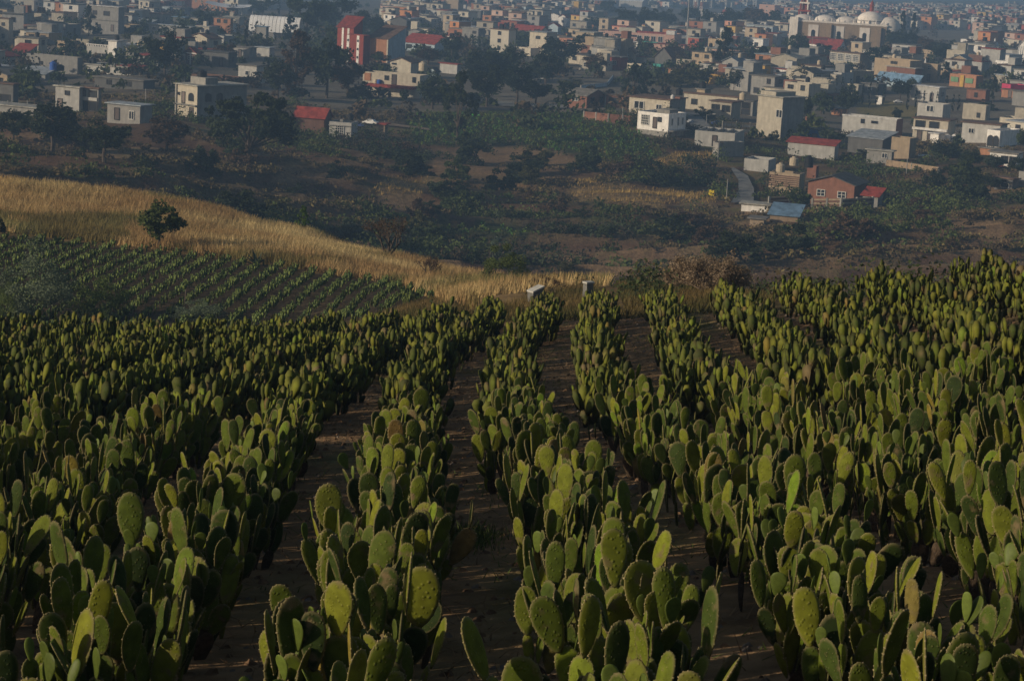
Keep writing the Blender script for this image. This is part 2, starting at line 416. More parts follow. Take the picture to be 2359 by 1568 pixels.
# paved ramp and streets, draped on the ground
def drape(name, poly, ymin, mat, lift=.12, n=14):
    """poly: left side points and right side points in photo coordinates, far to near"""
    L, Rr = poly; V = []; F = []
    for j in range(len(L)):
        a = hit(*L[j], ymin); b = hit(*Rr[j], ymin)
        for k in range(n+1):
            q = a+(b-a)*k/n; V.append((q[0], q[1], gz(q[0], q[1])+lift))
    for j in range(len(L)-1):
        for k in range(n):
            F.append((j*(n+1)+k, j*(n+1)+k+1, (j+1)*(n+1)+k+1, (j+1)*(n+1)+k))
    o = obj(name, mesh(name, V, F, [mat], smooth=True)); tag(o, kind='structure'); return o
PAVE = M('paving_concrete', (.21,.21,.205), rough=.9, var=.25, scale=.8, bump=.3, rand=.05)
DIRT = M('dirt_track', (.20,.15,.11), rough=1, var=.3, scale=.8, rand=.05)
def seg(l, r):   # densify
    def d(a):
        o = []
        for i in range(len(a)-1):
            for k in range(6): o.append((a[i][0]+(a[i+1][0]-a[i][0])*k/6, a[i][1]+(a[i+1][1]-a[i][1])*k/6))
        return o+[a[-1]]
    return d(l), d(r)
drape('road', seg([(1682,392),(1700,420),(1700,445),(1682,472)], [(1690,391),(1722,410),(1736,440),(1735,472)]), 250, PAVE, .35)
drape('road', seg([(1578,262),(1592,300)], [(1604,262),(1640,298)]), 300, PAVE, .3)
drape('road', seg([(1140,236),(1240,243),(1305,245)], [(1150,247),(1240,252),(1305,252)]), 300, PAVE, .3)
drape('path', seg([(830,283),(905,288),(990,300)], [(832,288),(905,294),(990,304)]), 250, DIRT, .3)
# ------------------------------------------------------------------ prickly pear pads
def padmat(name, near):
    m = bpy.data.materials.new(name); m.use_nodes = True; nt = m.node_tree; N = nt.nodes; L = nt.links
    p = N['Principled BSDF']; p.inputs['Roughness'].default_value = .7; p.inputs['Specular IOR Level'].default_value = .10
    oi = N.new('ShaderNodeObjectInfo'); at = N.new('ShaderNodeAttribute'); at.attribute_name = 'col'
    cr = N.new('ShaderNodeValToRGB'); e = cr.color_ramp.elements
    e[0].position = 0; e[0].color = (.024,.040,.011, 1); e[1].position = 1; e[1].color = (.20,.165,.025, 1)
    for pos, c in ((.25, (.056,.083,.013)), (.55, (.098,.125,.014)), (.90, (.165,.175,.018)), (.95, (.115,.19,.016)), (.99, (.17,.11,.04))):
        q = e.new(pos); q.color = (*c, 1)
    sp = N.new('ShaderNodeSeparateColor'); L.new(at.outputs['Color'], sp.inputs[0])
    if near: L.new(oi.outputs['Random'], cr.inputs[0])
    else: L.new(sp.outputs[0], cr.inputs[0])
    tc = N.new('ShaderNodeTexCoord'); nz = N.new('ShaderNodeTexNoise'); nz.inputs['Scale'].default_value = 5 if near else 6; nz.inputs['Detail'].default_value = 5
    ad = N.new('ShaderNodeVectorMath'); ad.operation = 'ADD'; L.new(tc.outputs['Object'], ad.inputs[0])
    cb = N.new('ShaderNodeCombineXYZ'); ml = N.new('ShaderNodeMath'); ml.operation = 'MULTIPLY'; ml.inputs[1].default_value = 37; L.new(oi.outputs['Random'], ml.inputs[0]); L.new(ml.outputs[0], cb.inputs[0])
    L.new(cb.outputs[0], ad.inputs[1]); L.new(ad.outputs[0], nz.inputs['Vector'])
    mr = N.new('ShaderNodeMapRange'); mr.inputs['From Min'].default_value = .3; mr.inputs['From Max'].default_value = .7; mr.inputs['To Min'].default_value = .72; mr.inputs['To Max'].default_value = 1.25
    L.new(nz.outputs['Fac'], mr.inputs['Value'])
    vm = N.new('ShaderNodeVectorMath'); vm.operation = 'SCALE'; L.new(cr.outputs[0], vm.inputs[0]); L.new(mr.outputs[0], vm.inputs['Scale'])
    src = vm.outputs[0]
    # brown corky scars where they occur
    n3 = N.new('ShaderNodeTexNoise'); n3.inputs['Scale'].default_value = 2.2; n3.inputs['Detail'].default_value = 6; L.new(ad.outputs[0], n3.inputs['Vector'])
    r3 = N.new('ShaderNodeMapRange'); r3.inputs['From Min'].default_value = .58; r3.inputs['From Max'].default_value = .68; L.new(n3.outputs['Fac'], r3.inputs['Value'])
    mx = N.new('ShaderNodeMix'); mx.data_type = 'RGBA'; mx.inputs[7].default_value = (.15,.115,.06,1); L.new(r3.outputs[0], mx.inputs[0]); L.new(src, mx.inputs[6]); src = mx.outputs[2]
    m6 = N.new('ShaderNodeMix'); m6.data_type = 'RGBA'; m6.inputs[7].default_value = (.20,.165,.085,1); L.new(src, m6.inputs[6]); src = m6.outputs[2]
    rr = N.new('ShaderNodeMath'); rr.operation = 'MULTIPLY'; rr.inputs[1].default_value = .75; L.new(sp.outputs[1], rr.inputs[0]); L.new(rr.outputs[0], m6.inputs[0])
    if near:
        vo = N.new('ShaderNodeTexVoronoi'); vo.inputs['Scale'].default_value = 11; vo.inputs['Randomness'].default_value = 1.0; L.new(tc.outputs['Object'], vo.inputs['Vector'])
        r4 = N.new('ShaderNodeMapRange'); r4.inputs['From Min'].default_value = .10; r4.inputs['From Max'].default_value = .17; r4.inputs['To Min'].default_value = .38; r4.inputs['To Max'].default_value = 0; L.new(vo.outputs['Distance'], r4.inputs['Value'])
        m4 = N.new('ShaderNodeMix'); m4.data_type = 'RGBA'; m4.inputs[7].default_value = (.26,.22,.11,1); L.new(r4.outputs[0], m4.inputs[0]); L.new(src, m4.inputs[6]); src = m4.outputs[2]
        bp = N.new('ShaderNodeBump'); bp.inputs['Strength'].default_value = .3; bp.inputs['Distance'].default_value = .03
        r5 = N.new('ShaderNodeMapRange'); r5.inputs['From Min'].default_value = .05; r5.inputs['From Max'].default_value = .35; r5.inputs['To Min'].default_value = 1; r5.inputs['To Max'].default_value = 0; L.new(vo.outputs['Distance'], r5.inputs['Value'])
        L.new(r5.outputs[0], bp.inputs['Height']); L.new(bp.outputs[0], p.inputs['Normal'])
    L.new(src, p.inputs['Base Color'])
    MATS[name] = m; return m
PADN = padmat('cactus_skin', True); PADF = padmat('cactus_skin_field', False)
YOUNG = M('cactus_skin_young', (.12,.165,.03), rough=.5, var=.2, scale=6, rand=.35, trans=.3)
OLD = M('cactus_skin_old', (.085,.06,.04), rough=.9, var=.4, scale=8, rand=.3, bump=.5, bscale=20)
NOD = M('cactus_areole', (.25,.205,.11), rough=.95, var=.25, scale=20, rand=.3)

def pad_geo(seg_, rings, W, T, bend=0, wav=0, rg=None, point=.28):
    """unit pad: length 1 along z, width W, thickness T"""
    V = []; F = []
    ph = [2*math.pi*i/seg_ for i in range(seg_)]
    o = []
    for a in ph:
        z = .5-.5*math.cos(a); x = W/2*math.sin(a)*(1-point*math.cos(a))
        w = 1+wav*math.sin(3*a+(rg.random()*6 if False else 1.3))
        o.append((x*w, z))
    def P(r, i, side):
        x, z = o[i]; cz = .56
        xx = x*r; zz = cz+(z-cz)*r; y = side*T/2*math.sqrt(max(0, 1-r**3.2))
        return (xx, y+bend*(zz*zz)+bend*.6*xx*xx*4, zz)
    rim = [P(1, i, 0) for i in range(seg_)]; V += rim
    for side in (1, -1):
        prev = list(range(seg_))
        for r in rings:
            cur = []
            for i in range(seg_): cur.append(len(V)); V.append(P(r, i, side))
            for i in range(seg_):
                j = (i+1) % seg_
                f = (prev[i], prev[j], cur[j], cur[i])
                F.append(f if side < 0 else f[::-1])
            prev = cur
        c = len(V); V.append((0, side*T/2+bend*.31, .56))
        for i in range(seg_):
            j = (i+1) % seg_; f = (prev[i], prev[j], c); F.append(f if side < 0 else f[::-1])
    return V, F, P
pr = random.Random(5)
def make_pad(i, young=False, old=False):
    W = pr.uniform(.36, .56) if not old else pr.uniform(.40, .50); T = pr.uniform(.055, .085) if not young else .07
    V, F, P = pad_geo(18, (.95, .82, .5), W, T, bend=pr.uniform(-.13, .13), wav=pr.uniform(-.10, .10), rg=pr, point=pr.uniform(.14, .46))
    I = [0]*len(F); n0 = len(V); n0c = 18+18*3+1
    def bump(x, y, z, s, d):
        k = len(V); d = Vector(d).normalized(); a = d.orthogonal().normalized()*s; b = d.cross(a).normalized()*s
        c = Vector((x, y, z)); t = c+d*s*1.5
        for q in (a+b*.3, -a*.5+b, -a*.8-b*.6, a*.4-b): V.append(tuple(c+q))
        V.append(tuple(t))
        for q in range(4): F.append((k+q, k+(q+1) % 4, k+4)); I.append(1)
    if not old:
        s0 = .013 if not young else .008
        n = 24 if not young else 14
        for q in range(n):
            a = .35+5.6*q/(n-1)+pr.uniform(-.06, .06); z = .5-.5*math.cos(a)
            ii_ = a/(2*math.pi)*18; i0 = int(ii_) % 18; i1 = (i0+1) % 18; t = ii_-int(ii_)
            p0 = Vector(P(.985, i0, 0)); p1 = Vector(P(.985, i1, 0)); p = p0.lerp(p1, t)
            d = Vector((math.sin(a)*.9, pr.uniform(-.5, .5), -math.cos(a)))
            bump(*p, s0*pr.uniform(.7, 1.6), d)
        for side in (1, -1):
            for q in range(5):
                i0 = pr.randrange(18); r = pr.uniform(.15, .85); p = P(r, i0, side)
                bump(p[0], p[1]-side*.004, p[2], s0*pr.uniform(.35, .8), (0, side, .2))
    cc = np.ones((len(V), 4)); cc[:, 1] = 0; cc[:18, 1] = 1; cc[18:36, 1] = .55; cc[n0c:n0c+18, 1] = .55
    return mesh('pad', V, F, [YOUNG if young else OLD if old else PADN, NOD], I, True, cc)
PADS = [make_pad(i) for i in range(14)]
YPADS = [make_pad(i, young=True) for i in range(3)]
OPADS = [make_pad(i, old=True) for i in range(4)]
# low pads for the far part of the field (numpy arrays)
LOWP = []
for i in range(5):
    V, F, _ = pad_geo(9, (), pr.uniform(.42, .66), .055, bend=pr.uniform(-.12, .12), point=pr.uniform(.15, .34))
    V = np.array(V); T3 = []
    for f in F:
        T3.append(f[:3]);
        if len(f) == 4: T3.append((f[0], f[2], f[3]))
    LOWP.append((V, np.array(T3)))

def grow(rg, H, nb=None):
    """pads of one plant: (kind, matrix, length) with kind 0 mature, 1 young, 2 old"""
    out = []
    def frame(org, up, yaw):
        up = up.normalized(); x = Vector((math.cos(yaw), math.sin(yaw), 0)); x = (x-up*x.dot(up)).normalized(); y = up.cross(x)
        m = Matrix((x, y, up)).transposed().to_4x4(); m.translation = org; return m
    def kids(m, L, W, lvl):
        n = {1: rg.choice((2, 3, 3)), 2: rg.choice((1, 2, 2)), 3: rg.choice((0, 1, 1))}[lvl]
        angs = [rg.uniform(-.25, .25)] if n == 1 else [rg.uniform(.3, .75)*s for s in (-1, 1)][:n]
        if n == 3: angs = [-rg.uniform(.5, .9), rg.uniform(-.1, .1), rg.uniform(.5, .9)]
        for a in angs:
            p = m @ Vector((math.sin(a)*L*W/2*.95, 0, L*(.5+.5*math.cos(a))-.012))
            up = (m.to_3x3() @ Vector((math.sin(a)*.8, rg.uniform(-.5, .5), 1))).normalized()*.6+Vector((rg.uniform(-.1, .1), rg.uniform(-.1, .1), .5))
            yaw = math.atan2(m[1][0], m[0][0])+rg.choice((0, 0, 1, 1, 1))*rg.uniform(-1.5, 1.5)
            top = H-p.z
            if top < .09: continue
            young = rg.random() < (.03, .04, .09, .22)[lvl] or top < .17
            L2 = rg.uniform(.09, .15) if young else min(rg.uniform(.17, .30), top*1.15)
            m2 = frame(p, up, yaw); out.append((1 if young else 0, m2, L2))
            if not young and lvl < 3: kids(m2, L2, .56, lvl+1)
    nb = nb or rg.choice((3, 3, 4, 4))
    for i in range(nb):
        a = 2*math.pi*(i+rg.random()*.6)/nb; r = rg.uniform(.03, .20)
        up = Vector((math.cos(a)*.22, math.sin(a)*.22, 1)); L = rg.uniform(.20, .28)
        m = frame(Vector((math.cos(a)*r, math.sin(a)*r, -.04)), up, rg.uniform(0, math.pi))
        out.append((2 if rg.random() < .65 else 0, m, L)); kids(m, L, .5, 1)
    return out
# ------------------------------------------------------------------ rows
_p1 = [(1131,1520),(1101,1290),(1050,967),(1078,875),(1168,790),(1192,765)]
_W = []
for q in _p1:
    r_ = ray(*q); _yy = np.linspace(8, 60, 1500); y = float(_yy[np.argmax(r_[2]*_yy < plane(r_[0]*_yy, _yy))]); _W.append((y, r_[0]*y))
WY = [w[0] for w in _W]; WX = [w[1] for w in _W]
SP = 1.22
def rowx(k, Y): return np.interp(Y, WY, WX)+(k+.5)*(np.interp(Y, [11, 15, 25, 31.5, 37, 45, 54], [1.2, 1.22, 1.13, 1.29, 1.33, 1.26, 1.2]) if k >= 0 else 1.2)
plants = []
pg = random.Random(21)
for k in range(-17, 15):
    Y = 7.0+pg.uniform(0, .3)
    while Y < 56:
        X = float(rowx(k, Y)); u = X/max(Y, 20)
        if Y < float(edgeY(u))-.3 and abs(X) < .262*Y+1.6:
            if pg.random() > .03: plants.append([k, X+pg.gauss(0, .10), Y])
        Y += pg.uniform(.28, .42)*float(np.interp(Y, [10, 30, 50], [1, .95, .88]))
byrow = {}
for p in plants:
    px_, py_ = proj(np.array([p[1], p[2], gz(p[1], p[2])+.9]))
    p += [float(px_), float(py_)]
    if -170 < px_ < 2530 and py_ < 2300: byrow.setdefault(p[0], []).append(p)
def near_rank(p):
    vis = -170 < p[3] < 2530
    return (0 if vis else 1, p[2])
plants.sort(key=near_rank)
rowname = {}
ORD = 'first second third fourth fifth sixth seventh eighth ninth tenth eleventh twelfth thirteenth fourteenth fifteenth sixteenth seventeenth eighteenth nineteenth twentieth'.split()
def ordn(i):
    if i < 20: return ORD[i]
    if i >= 99: return 'hundred-and-'+ordn(i-100) if i >= 100 else 'hundredth'
    t = {2: 'twenty', 3: 'thirty', 4: 'forty', 5: 'fifty', 6: 'sixty', 7: 'seventy', 8: 'eighty', 9: 'ninety'}[(i+1)//10]; u_ = (i+1) % 10
    return t+'-'+ORD[u_-1] if u_ else t[:-1]+'ieth'
for k, ps in byrow.items():
    ps.sort(key=lambda p: p[2])
    side = 'right' if k >= 0 else 'left'; n = k if k >= 0 else -k-1
    for i, p in enumerate(ps):
        p.append(f'{ordn(i)} prickly pear from the near end, {ordn(n)} row {side} of the bare path')
SHOWN = 300
far_pads = []
for i, p in enumerate(plants):
    k, X, Y = p[:3]; H = max(.5, min(1.12, pg.gauss(.84, .15)))
    rot = pg.uniform(0, 6.28); gr = grow(pg, H); z0 = gz(X, Y)
    SC = float(np.interp(Y, [8, 16, 28, 45, 55], [1.06, .98, .90, .86, .86]))*(1 if i > 0 else 1)
    sq = float(np.interp(Y, [10, 24, 45], [.95, .78, .70]))
    for g_ in gr: g_[1].translation = Vector((g_[1].translation.x*SC*sq, g_[1].translation.y*SC*sq, g_[1].translation.z*SC))
    base = Matrix.Translation((X, Y, z0)) @ Matrix.Rotation(rot, 4, 'Z')
    if i < SHOWN and len(p) > 5:
        r0 = thing('prickly_pear_cactus', p[5], 'cactus', (X, Y, z0), rot, 'prickly pear cacti planted in rows in the near field')
        USED.add(p[5])
        for kind, m, L in gr:
            me = (PADS, YPADS, OPADS)[kind][pg.randrange((14, 3, 4)[kind])]
            o = bpy.data.objects.new('pad', me); C.objects.link(o); o.parent = r0
            o.matrix_local = m @ Matrix.Diagonal((L*SC*pg.uniform(.82, 1.12), L*SC*pg.uniform(.85, 1.3), L*SC, 1))
    else:
        for kind, m, L in gr: far_pads.append((kind, base @ m @ Matrix.Diagonal((L*SC*pg.uniform(.8, 1.15), L*SC, L*SC*pg.uniform(.75, 1.3), 1))))
VV = []; FF = []; CC = []; n = 0; fr = np.random.default_rng(2)
for kind, m in far_pads:
    v, f = LOWP[fr.integers(5)]; mm = np.array(m)
    VV.append(v @ mm[:3, :3].T+mm[:3, 3]); FF.append(f+n); n += len(v)
    t = fr.random() if kind == 0 else (.93 if kind == 1 else .02)
    cc = np.full((len(v), 3), t); cc[:, 1] = 0; cc[:9, 1] = .34; CC.append(cc)
o = obj('prickly_pear_rows', npmesh('prickly_pear_rows', np.concatenate(VV), np.concatenate(FF), [PADF], np.concatenate(CC), smooth=True))
tag(o, 'dense rows of green prickly pear cacti filling the far part of the near field', 'cactus rows', kind='stuff')

# ------------------------------------------------------------------ young nopal field on the left, in slanting rows
def ray_plane_hit(px, py): return hit(px, py, 62)
a0 = hit(400, 650, 86)
rd = ray(1500, -97)[:2].copy(); rd /= np.linalg.norm(rd); rn = np.array([rd[1], -rd[0]])
YV = []
for i in range(8):
    rg = random.Random(40+i); V = []; T = []; K = []
    for kind, m, L in [g_ for g_ in grow(rg, .46, 2)][:9]:
        v, f = LOWP[rg.randrange(5)]; mm = np.array(m @ Matrix.Diagonal((L, L, L, 1)))
        K.append(np.full(len(v), rg.random())); T.append(f+sum(len(x) for x in V)); V.append(v @ mm[:3, :3].T+mm[:3, 3])
    YV.append((np.concatenate(V), np.concatenate(T), np.concatenate(K)))
YM = M('young_cactus_skin', attr=True, rough=.6, var=.25, scale=5, rand=.2)
def ycol(K): return np.stack([.05+.09*K, .095+.085*K, .028+.014*K], -1)
YME = [npmesh('young_plant', v, f, [YM], ycol(k), True) for v, f, k in YV]
young = []
c0 = a0[:2]
for r_i in range(-70, 90):
    s = 0
    for t in np.arange(-60, 80, .30):
        q = c0+rn*r_i*1.02+rd*(t+rnd.uniform(-.1, .1))+rn*rnd.uniform(-.035, .035)
        if q[1] < 88 or q[1] > 126: continue
        z = gz(*q); a, b = pj(float(q[0]), float(q[1]), z)
        if -40 < a < 1090 and inp1(a, b, P_F2): young.append((q[1], q[0], z, float(a), float(b), r_i))
young = [y for y in young if rnd.random() > .06]
young.sort()
# rows get their number from the left at the front edge
rows_seen = sorted({y[5] for y in young[:900] if y[3] > 0})
rno = {r: i for i, r in enumerate(rows_seen)}
cnt = {}; rest = []; done = 0
for (Y, X, z, a, b, r_i) in young:
    if done < 300 and 330 < a < 1080 and b < 725 and r_i in rno:
        cnt[r_i] = cnt.get(r_i, 0)+1
        lab = f'{ordn(cnt[r_i]-1)} young nopal from the near end, {ordn(rno[r_i])} slanting row of the lower field'
        USED.add(lab); j = rnd.randrange(8); s = rnd.uniform(.65, .95)
        o = obj('young_prickly_pear', YME[j], None, (X, Y, z), (0, 0, math.atan2(rd[1], rd[0])+rnd.uniform(-.5, .1)), (s, s*.8, s))
        tag(o, lab, 'cactus', 'young nopal plants in the sloping lower field'); done += 1
    else: rest.append((X, Y, z))
VV = []; FF = []; CC = []; n = 0
for X, Y, z in rest:
    v, f, k = YV[rnd.randrange(8)]; a = math.atan2(rd[1], rd[0])+rnd.uniform(-.5, .1); s = rnd.uniform(.65, .95); c, q = math.cos(a), math.sin(a)
    VV.append(v @ np.array([[c, q, 0], [-q, c, 0], [0, 0, 1]])*s+[X, Y, z]); FF.append(f+n); CC.append(ycol(k)); n += len(v)
o = obj('young_prickly_pear_rows', npmesh('young_prickly_pear_rows', np.concatenate(VV), np.concatenate(FF), [YM], np.concatenate(CC), True))
tag(o, 'slanting rows of small dark green nopal plants on the left slope', 'cactus rows', kind='stuff')
# ------------------------------------------------------------------ buildings
RECTS = []
BUILT = []       # (x, y, radius) footprints
def dims(xm, yb, ymin):
    P = hit(xm, yb, ymin); return P, P[1]/FPX
def window_mesh(kind, fm, gmat):
    key = ('win', kind, fm.name, gmat.name)
    if key in MATS: return MATS[key]
    b = MB()
    if kind == 'arch':
        n = 10; pts = [(-.5, -.02, -.5), (.5, -.02, -.5)]+[(.5*math.cos(math.pi*i/n), -.02, .1+.4*math.sin(math.pi*i/n)) for i in range(n+1)]
        b.poly(pts, 1)
        o = [(-.5, 0, -.5), (.5, 0, -.5)]+[(.5*math.cos(math.pi*i/n), 0, .1+.4*math.sin(math.pi*i/n)) for i in range(n+1)]
        for i in range(len(o)):
            a, c = o[i], o[(i+1) % len(o)]
            a2 = (a[0]*1.14, -.06, a[2]*1.1); c2 = (c[0]*1.14, -.06, c[2]*1.1)
            b.poly([(a[0], -.06, a[2]), (c[0], -.06, c[2]), c2, a2], 0)
            b.poly([a2, c2, (c2[0], .0, c2[2]), (a2[0], .0, a2[2])], 0)
    else:
        t = .07
        b.box(-.5, -.5+t, -.07, .0, -.5, .5, 0); b.box(.5-t, .5, -.07, .0, -.5, .5, 0)
        b.box(-.5+t, .5-t, -.07, 0, .5-t, .5, 0); b.box(-.5+t, .5-t, -.10, 0, -.5, -.5+t, 0)
        if kind == 'door': b.box(-.5+t, .5-t, -.03, 0, -.5+t, .5-t, 1)
        else:
            b.box(-.5+t, .5-t, -.02, 0, -.5+t, .5-t, 1)
            if kind == 'cross': b.box(-.03, .03, -.05, -.02, -.5+t, .5-t, 0); b.box(-.5+t, .5-t, -.05, -.02, -.03, .03, 0)
            if kind == 'two': b.box(-.035, .035, -.05, -.02, -.5+t, .5-t, 0)
            if kind == 'grid':
                for q in (-.25, 0, .25): b.box(q-.025, q+.025, -.05, -.02, -.5+t, .5-t, 0); b.box(-.5+t, .5-t, -.05, -.02, q-.025, q+.025, 0)
    MATS[key] = b.mesh('window' if kind != 'door' else 'door', fm, gmat); return MATS[key]
class H: pass
def win(h, face, u, v, w, hh, kind='two', fm=None, gmat=None, name=None):
    fm = fm or FRAMED; gmat = gmat or (DOORM if kind == 'door' else GLASS)
    me = window_mesh(kind, fm, gmat); nm = name or ('door' if kind == 'door' else 'window')
    if face == 'f': loc = (-h.W+u*h.W, -.004, v*h.H); rot = (0, 0, 0)
    else: loc = (.004, u*h.D, v*h.H); rot = (0, 0, R(90))
    return obj(nm, me, h.o, loc, rot, (w, 1.6, hh))
def add(h, name, fx0, fx1, fy0, fy1, fz0, fz1, mat, label=None):
    b = MB().box(-h.W+fx0*h.W, -h.W+fx1*h.W, fy0*h.D, fy1*h.D, fz0*h.H, fz1*h.H)
    o = obj(name, b.mesh(name, mat), h.o)
    if label: o['label'] = label
    return o
def gable_roof(W, D, H, rise, axis, mat, over=.35, th=.14):
    b = MB()
    if axis == 'y':       # ridge runs back from the front face (gable faces us)
        xs = [-W-over, -W/2, over]; zs = [H-over*rise/(W/2), H+rise, H-over*rise/(W/2)]; y0, y1 = -over, D+over
        for i in (0, 1):
            a = (xs[i], zs[i]); c = (xs[i+1], zs[i+1]); n = len(b.V)
            b.V += [(a[0], y0, a[1]), (c[0], y0, c[1]), (c[0], y1, c[1]), (a[0], y1, a[1]), (a[0], y0, a[1]+th), (c[0], y0, c[1]+th), (c[0], y1, c[1]+th), (a[0], y1, a[1]+th)]
            b.F += [tuple(q+n for q in f) for f in BF]; b.I += [0]*6
    else:
        ys = [-over, D/2, D+over]; zs = [H-over*rise/(D/2), H+rise, H-over*rise/(D/2)]
        for i in (0, 1):
            n = len(b.V)
            b.V += [(-W-over, ys[i], zs[i]), (over, ys[i], zs[i]), (over, ys[i+1], zs[i+1]), (-W-over, ys[i+1], zs[i+1])]
            b.V += [(v[0], v[1], v[2]+th) for v in b.V[n:n+4]]
            b.F += [tuple(q+n for q in f) for f in BF]; b.I += [0]*6
    return b.mesh('roof', mat)
def walls(W, D, H, wm, kind, rm, found=2.0, parh=.5, rise=1.2, axis='y', side=None):
    """returns (wall mesh, roof mesh)"""
    b = MB(); n = len(b.V)
    sideI = 1 if side else 0
    if kind in ('para', 'slab', 'open'):
        x0, x1, y0, y1 = -W, 0, 0, D; t = .18
        for i_, (a, c) in enumerate((((x0, y0), (x1, y0)), ((x1, y0), (x1, y1)), ((x1, y1), (x0, y1)), ((x0, y1), (x0, y0)))):
            b.poly([(a[0], a[1], -found), (c[0], c[1], -found), (c[0], c[1], H), (a[0], a[1], H)], sideI if i_ == 1 else 0)
        if kind != 'slab':
            i0, i1, j0, j1 = x0+t, x1-t, y0+t, y1-t; zb = H-parh if kind == 'para' else .1
            out = [(x0, y0), (x1, y0), (x1, y1), (x0, y1)]; inn = [(i0, j0), (i1, j0), (i1, j1), (i0, j1)]
            for q in range(4):
                a, c, d, e = out[q], out[(q+1) % 4], inn[(q+1) % 4], inn[q]
                b.poly([(*a, H), (*c, H), (*d, H), (*e, H)]); b.poly([(*e, H), (*d, H), (*d, zb), (*e, zb)])
            r = MB().poly([(i0, j0, zb), (i1, j0, zb), (i1, j1, zb), (i0, j1, zb)]).mesh('roof', rm)
        else:
            r = MB().box(-W-.35, .35, -.35, D+.35, H, H+.18).mesh('roof', rm)
    elif kind == 'shed':
        Hb = H+rise
        P = [(-W, 0, -found), (0, 0, -found), (0, D, -found), (-W, D, -found), (-W, 0, H), (0, 0, H), (0, D, Hb), (-W, D, Hb)]
        b.V = P; b.F = [BF[2], BF[3], BF[4], BF[5]]; b.I = [0, sideI, 0, 0]
        s = rise/D; o = .35; b2 = MB()
        b2.V = [(-W-o, -o, H-o*s), (o, -o, H-o*s), (o, D+o, Hb+o*s), (-W-o, D+o, Hb+o*s)]; b2.V += [(v[0], v[1], v[2]+.1) for v in b2.V]; b2.F = list(BF); b2.I = [0]*6
        r = b2.mesh('roof', rm)
    else:
        for i_, (a, c) in enumerate((((-W, 0), (0, 0)), ((0, 0), (0, D)), ((0, D), (-W, D)), ((-W, D), (-W, 0)))):
            pts = [(*a, -found), (*c, -found), (*c, H)]
            if axis == 'y' and i_ in (0, 2): pts.append((-W/2, a[1], H+rise))
            if axis == 'x' and i_ in (1, 3): pts.append((a[0], D/2, H+rise))
            pts.append((*a, H)); b.poly(pts, sideI if i_ == 1 else 0)
        r = gable_roof(W, D, H, rise, axis, rm)
    return b.mesh('wall', wm, side or wm), r
def house(label, x0, xm, x1, yb, yt, wall='cream', roof='slab', rc='grey', wins='auto', yaw=34, cat='house', name='house',
          ymin=185, D=None, group=None, rise=1.2, axis='y', wside=None, P=None, found=2.5, dens=.8, parh=.5, lift=0, full=False, HH=None):
    h = H()
    if P is None: P, s = dims(xm, yb, ymin)
    else: s = P[1]/FPX
    az = math.atan2(P[0], P[1]); a = R(yaw)+az*.9; ar = a-az
    h.W = (xm-x0)*s/math.cos(ar); h.D = D if D else ((x1-xm)*s/math.sin(ar) if x1 > xm+1 else h.W*.8)
    h.H = HH or (yb-yt)*s*1.01; h.a = a; h.P = P; h.s = s
    h.o = thing(name, label if full else uniq(label, (x0+x1)/2, yb, None), cat, (P[0], P[1], P[2]+lift), -a, group)
    if full: USED.add(label)
    wm = WALL[wall]; rm = ROOF[rc]
    w_, r_ = walls(h.W, h.D, h.H, wm, roof, rm, found, parh, rise, axis, WALL[wside] if wside else None)
    obj('wall', w_, h.o); obj('roof', r_, h.o)
    RECTS.append((x0, yt, x1, yb, P[1]))
    c, sn = math.cos(a), math.sin(a)
    mx, my = -h.W/2, h.D/2
    BUILT.append((P[0]+mx*c+my*sn, P[1]-mx*sn+my*c, max(h.W, h.D)*.6))
    if wins == 'auto': autowin(h, dens)
    elif wins:
        for w in wins: win(h, *w)
    return h
def autowin(h, dens=.8):
    n = max(1, round(h.H/2.8))
    fm = rnd.choice((FRAMED, FRAMED, FRAMEW)); kind = rnd.choice(('two', 'two', 'cross', 'plain'))
    for k in range(n):
        for face, Lh in (('f', h.W), ('s', h.D)):
            m = max(1, int(Lh/3.2))
            if face == 's' and Lh < 3: continue
            for q in range(m):
                if rnd.random() > dens*(1 if face == 'f' else .6): continue
                w = rnd.uniform(.9, 1.7) if Lh > 3 else .9; hh = rnd.uniform(.9, 1.3)
                if k == 0 and q == m//2 and face == 'f' and rnd.random() < .7: win(h, face, (q+.5)/m, 1.05/h.H, 1.0, 2.05, 'door')
                else: win(h, face, (q+.5)/m, (k+.55)/n, min(w, Lh*.4), hh, kind, fm)
def world_of(h, fx, fy, z):
    x = -h.W+fx*h.W; y = fy*h.D; c, s = math.cos(h.a), math.sin(h.a)
    return (h.P[0]+x*c+y*s, h.P[1]-x*s+y*c, h.P[2]+z)
TANKM = dict(black=M('tank_black', (.015,.016,.02), rough=.45, var=.1), cream=M('tank_cream', (.52,.44,.33), rough=.5, var=.08), blue=M('tank_blue', (.03,.10,.40), rough=.5, var=.1),
             white=M('tank_white', (.62,.62,.62), rough=.5, var=.05), grey=M('tank_grey', (.2,.2,.22), rough=.5, var=.05))
TME = {}
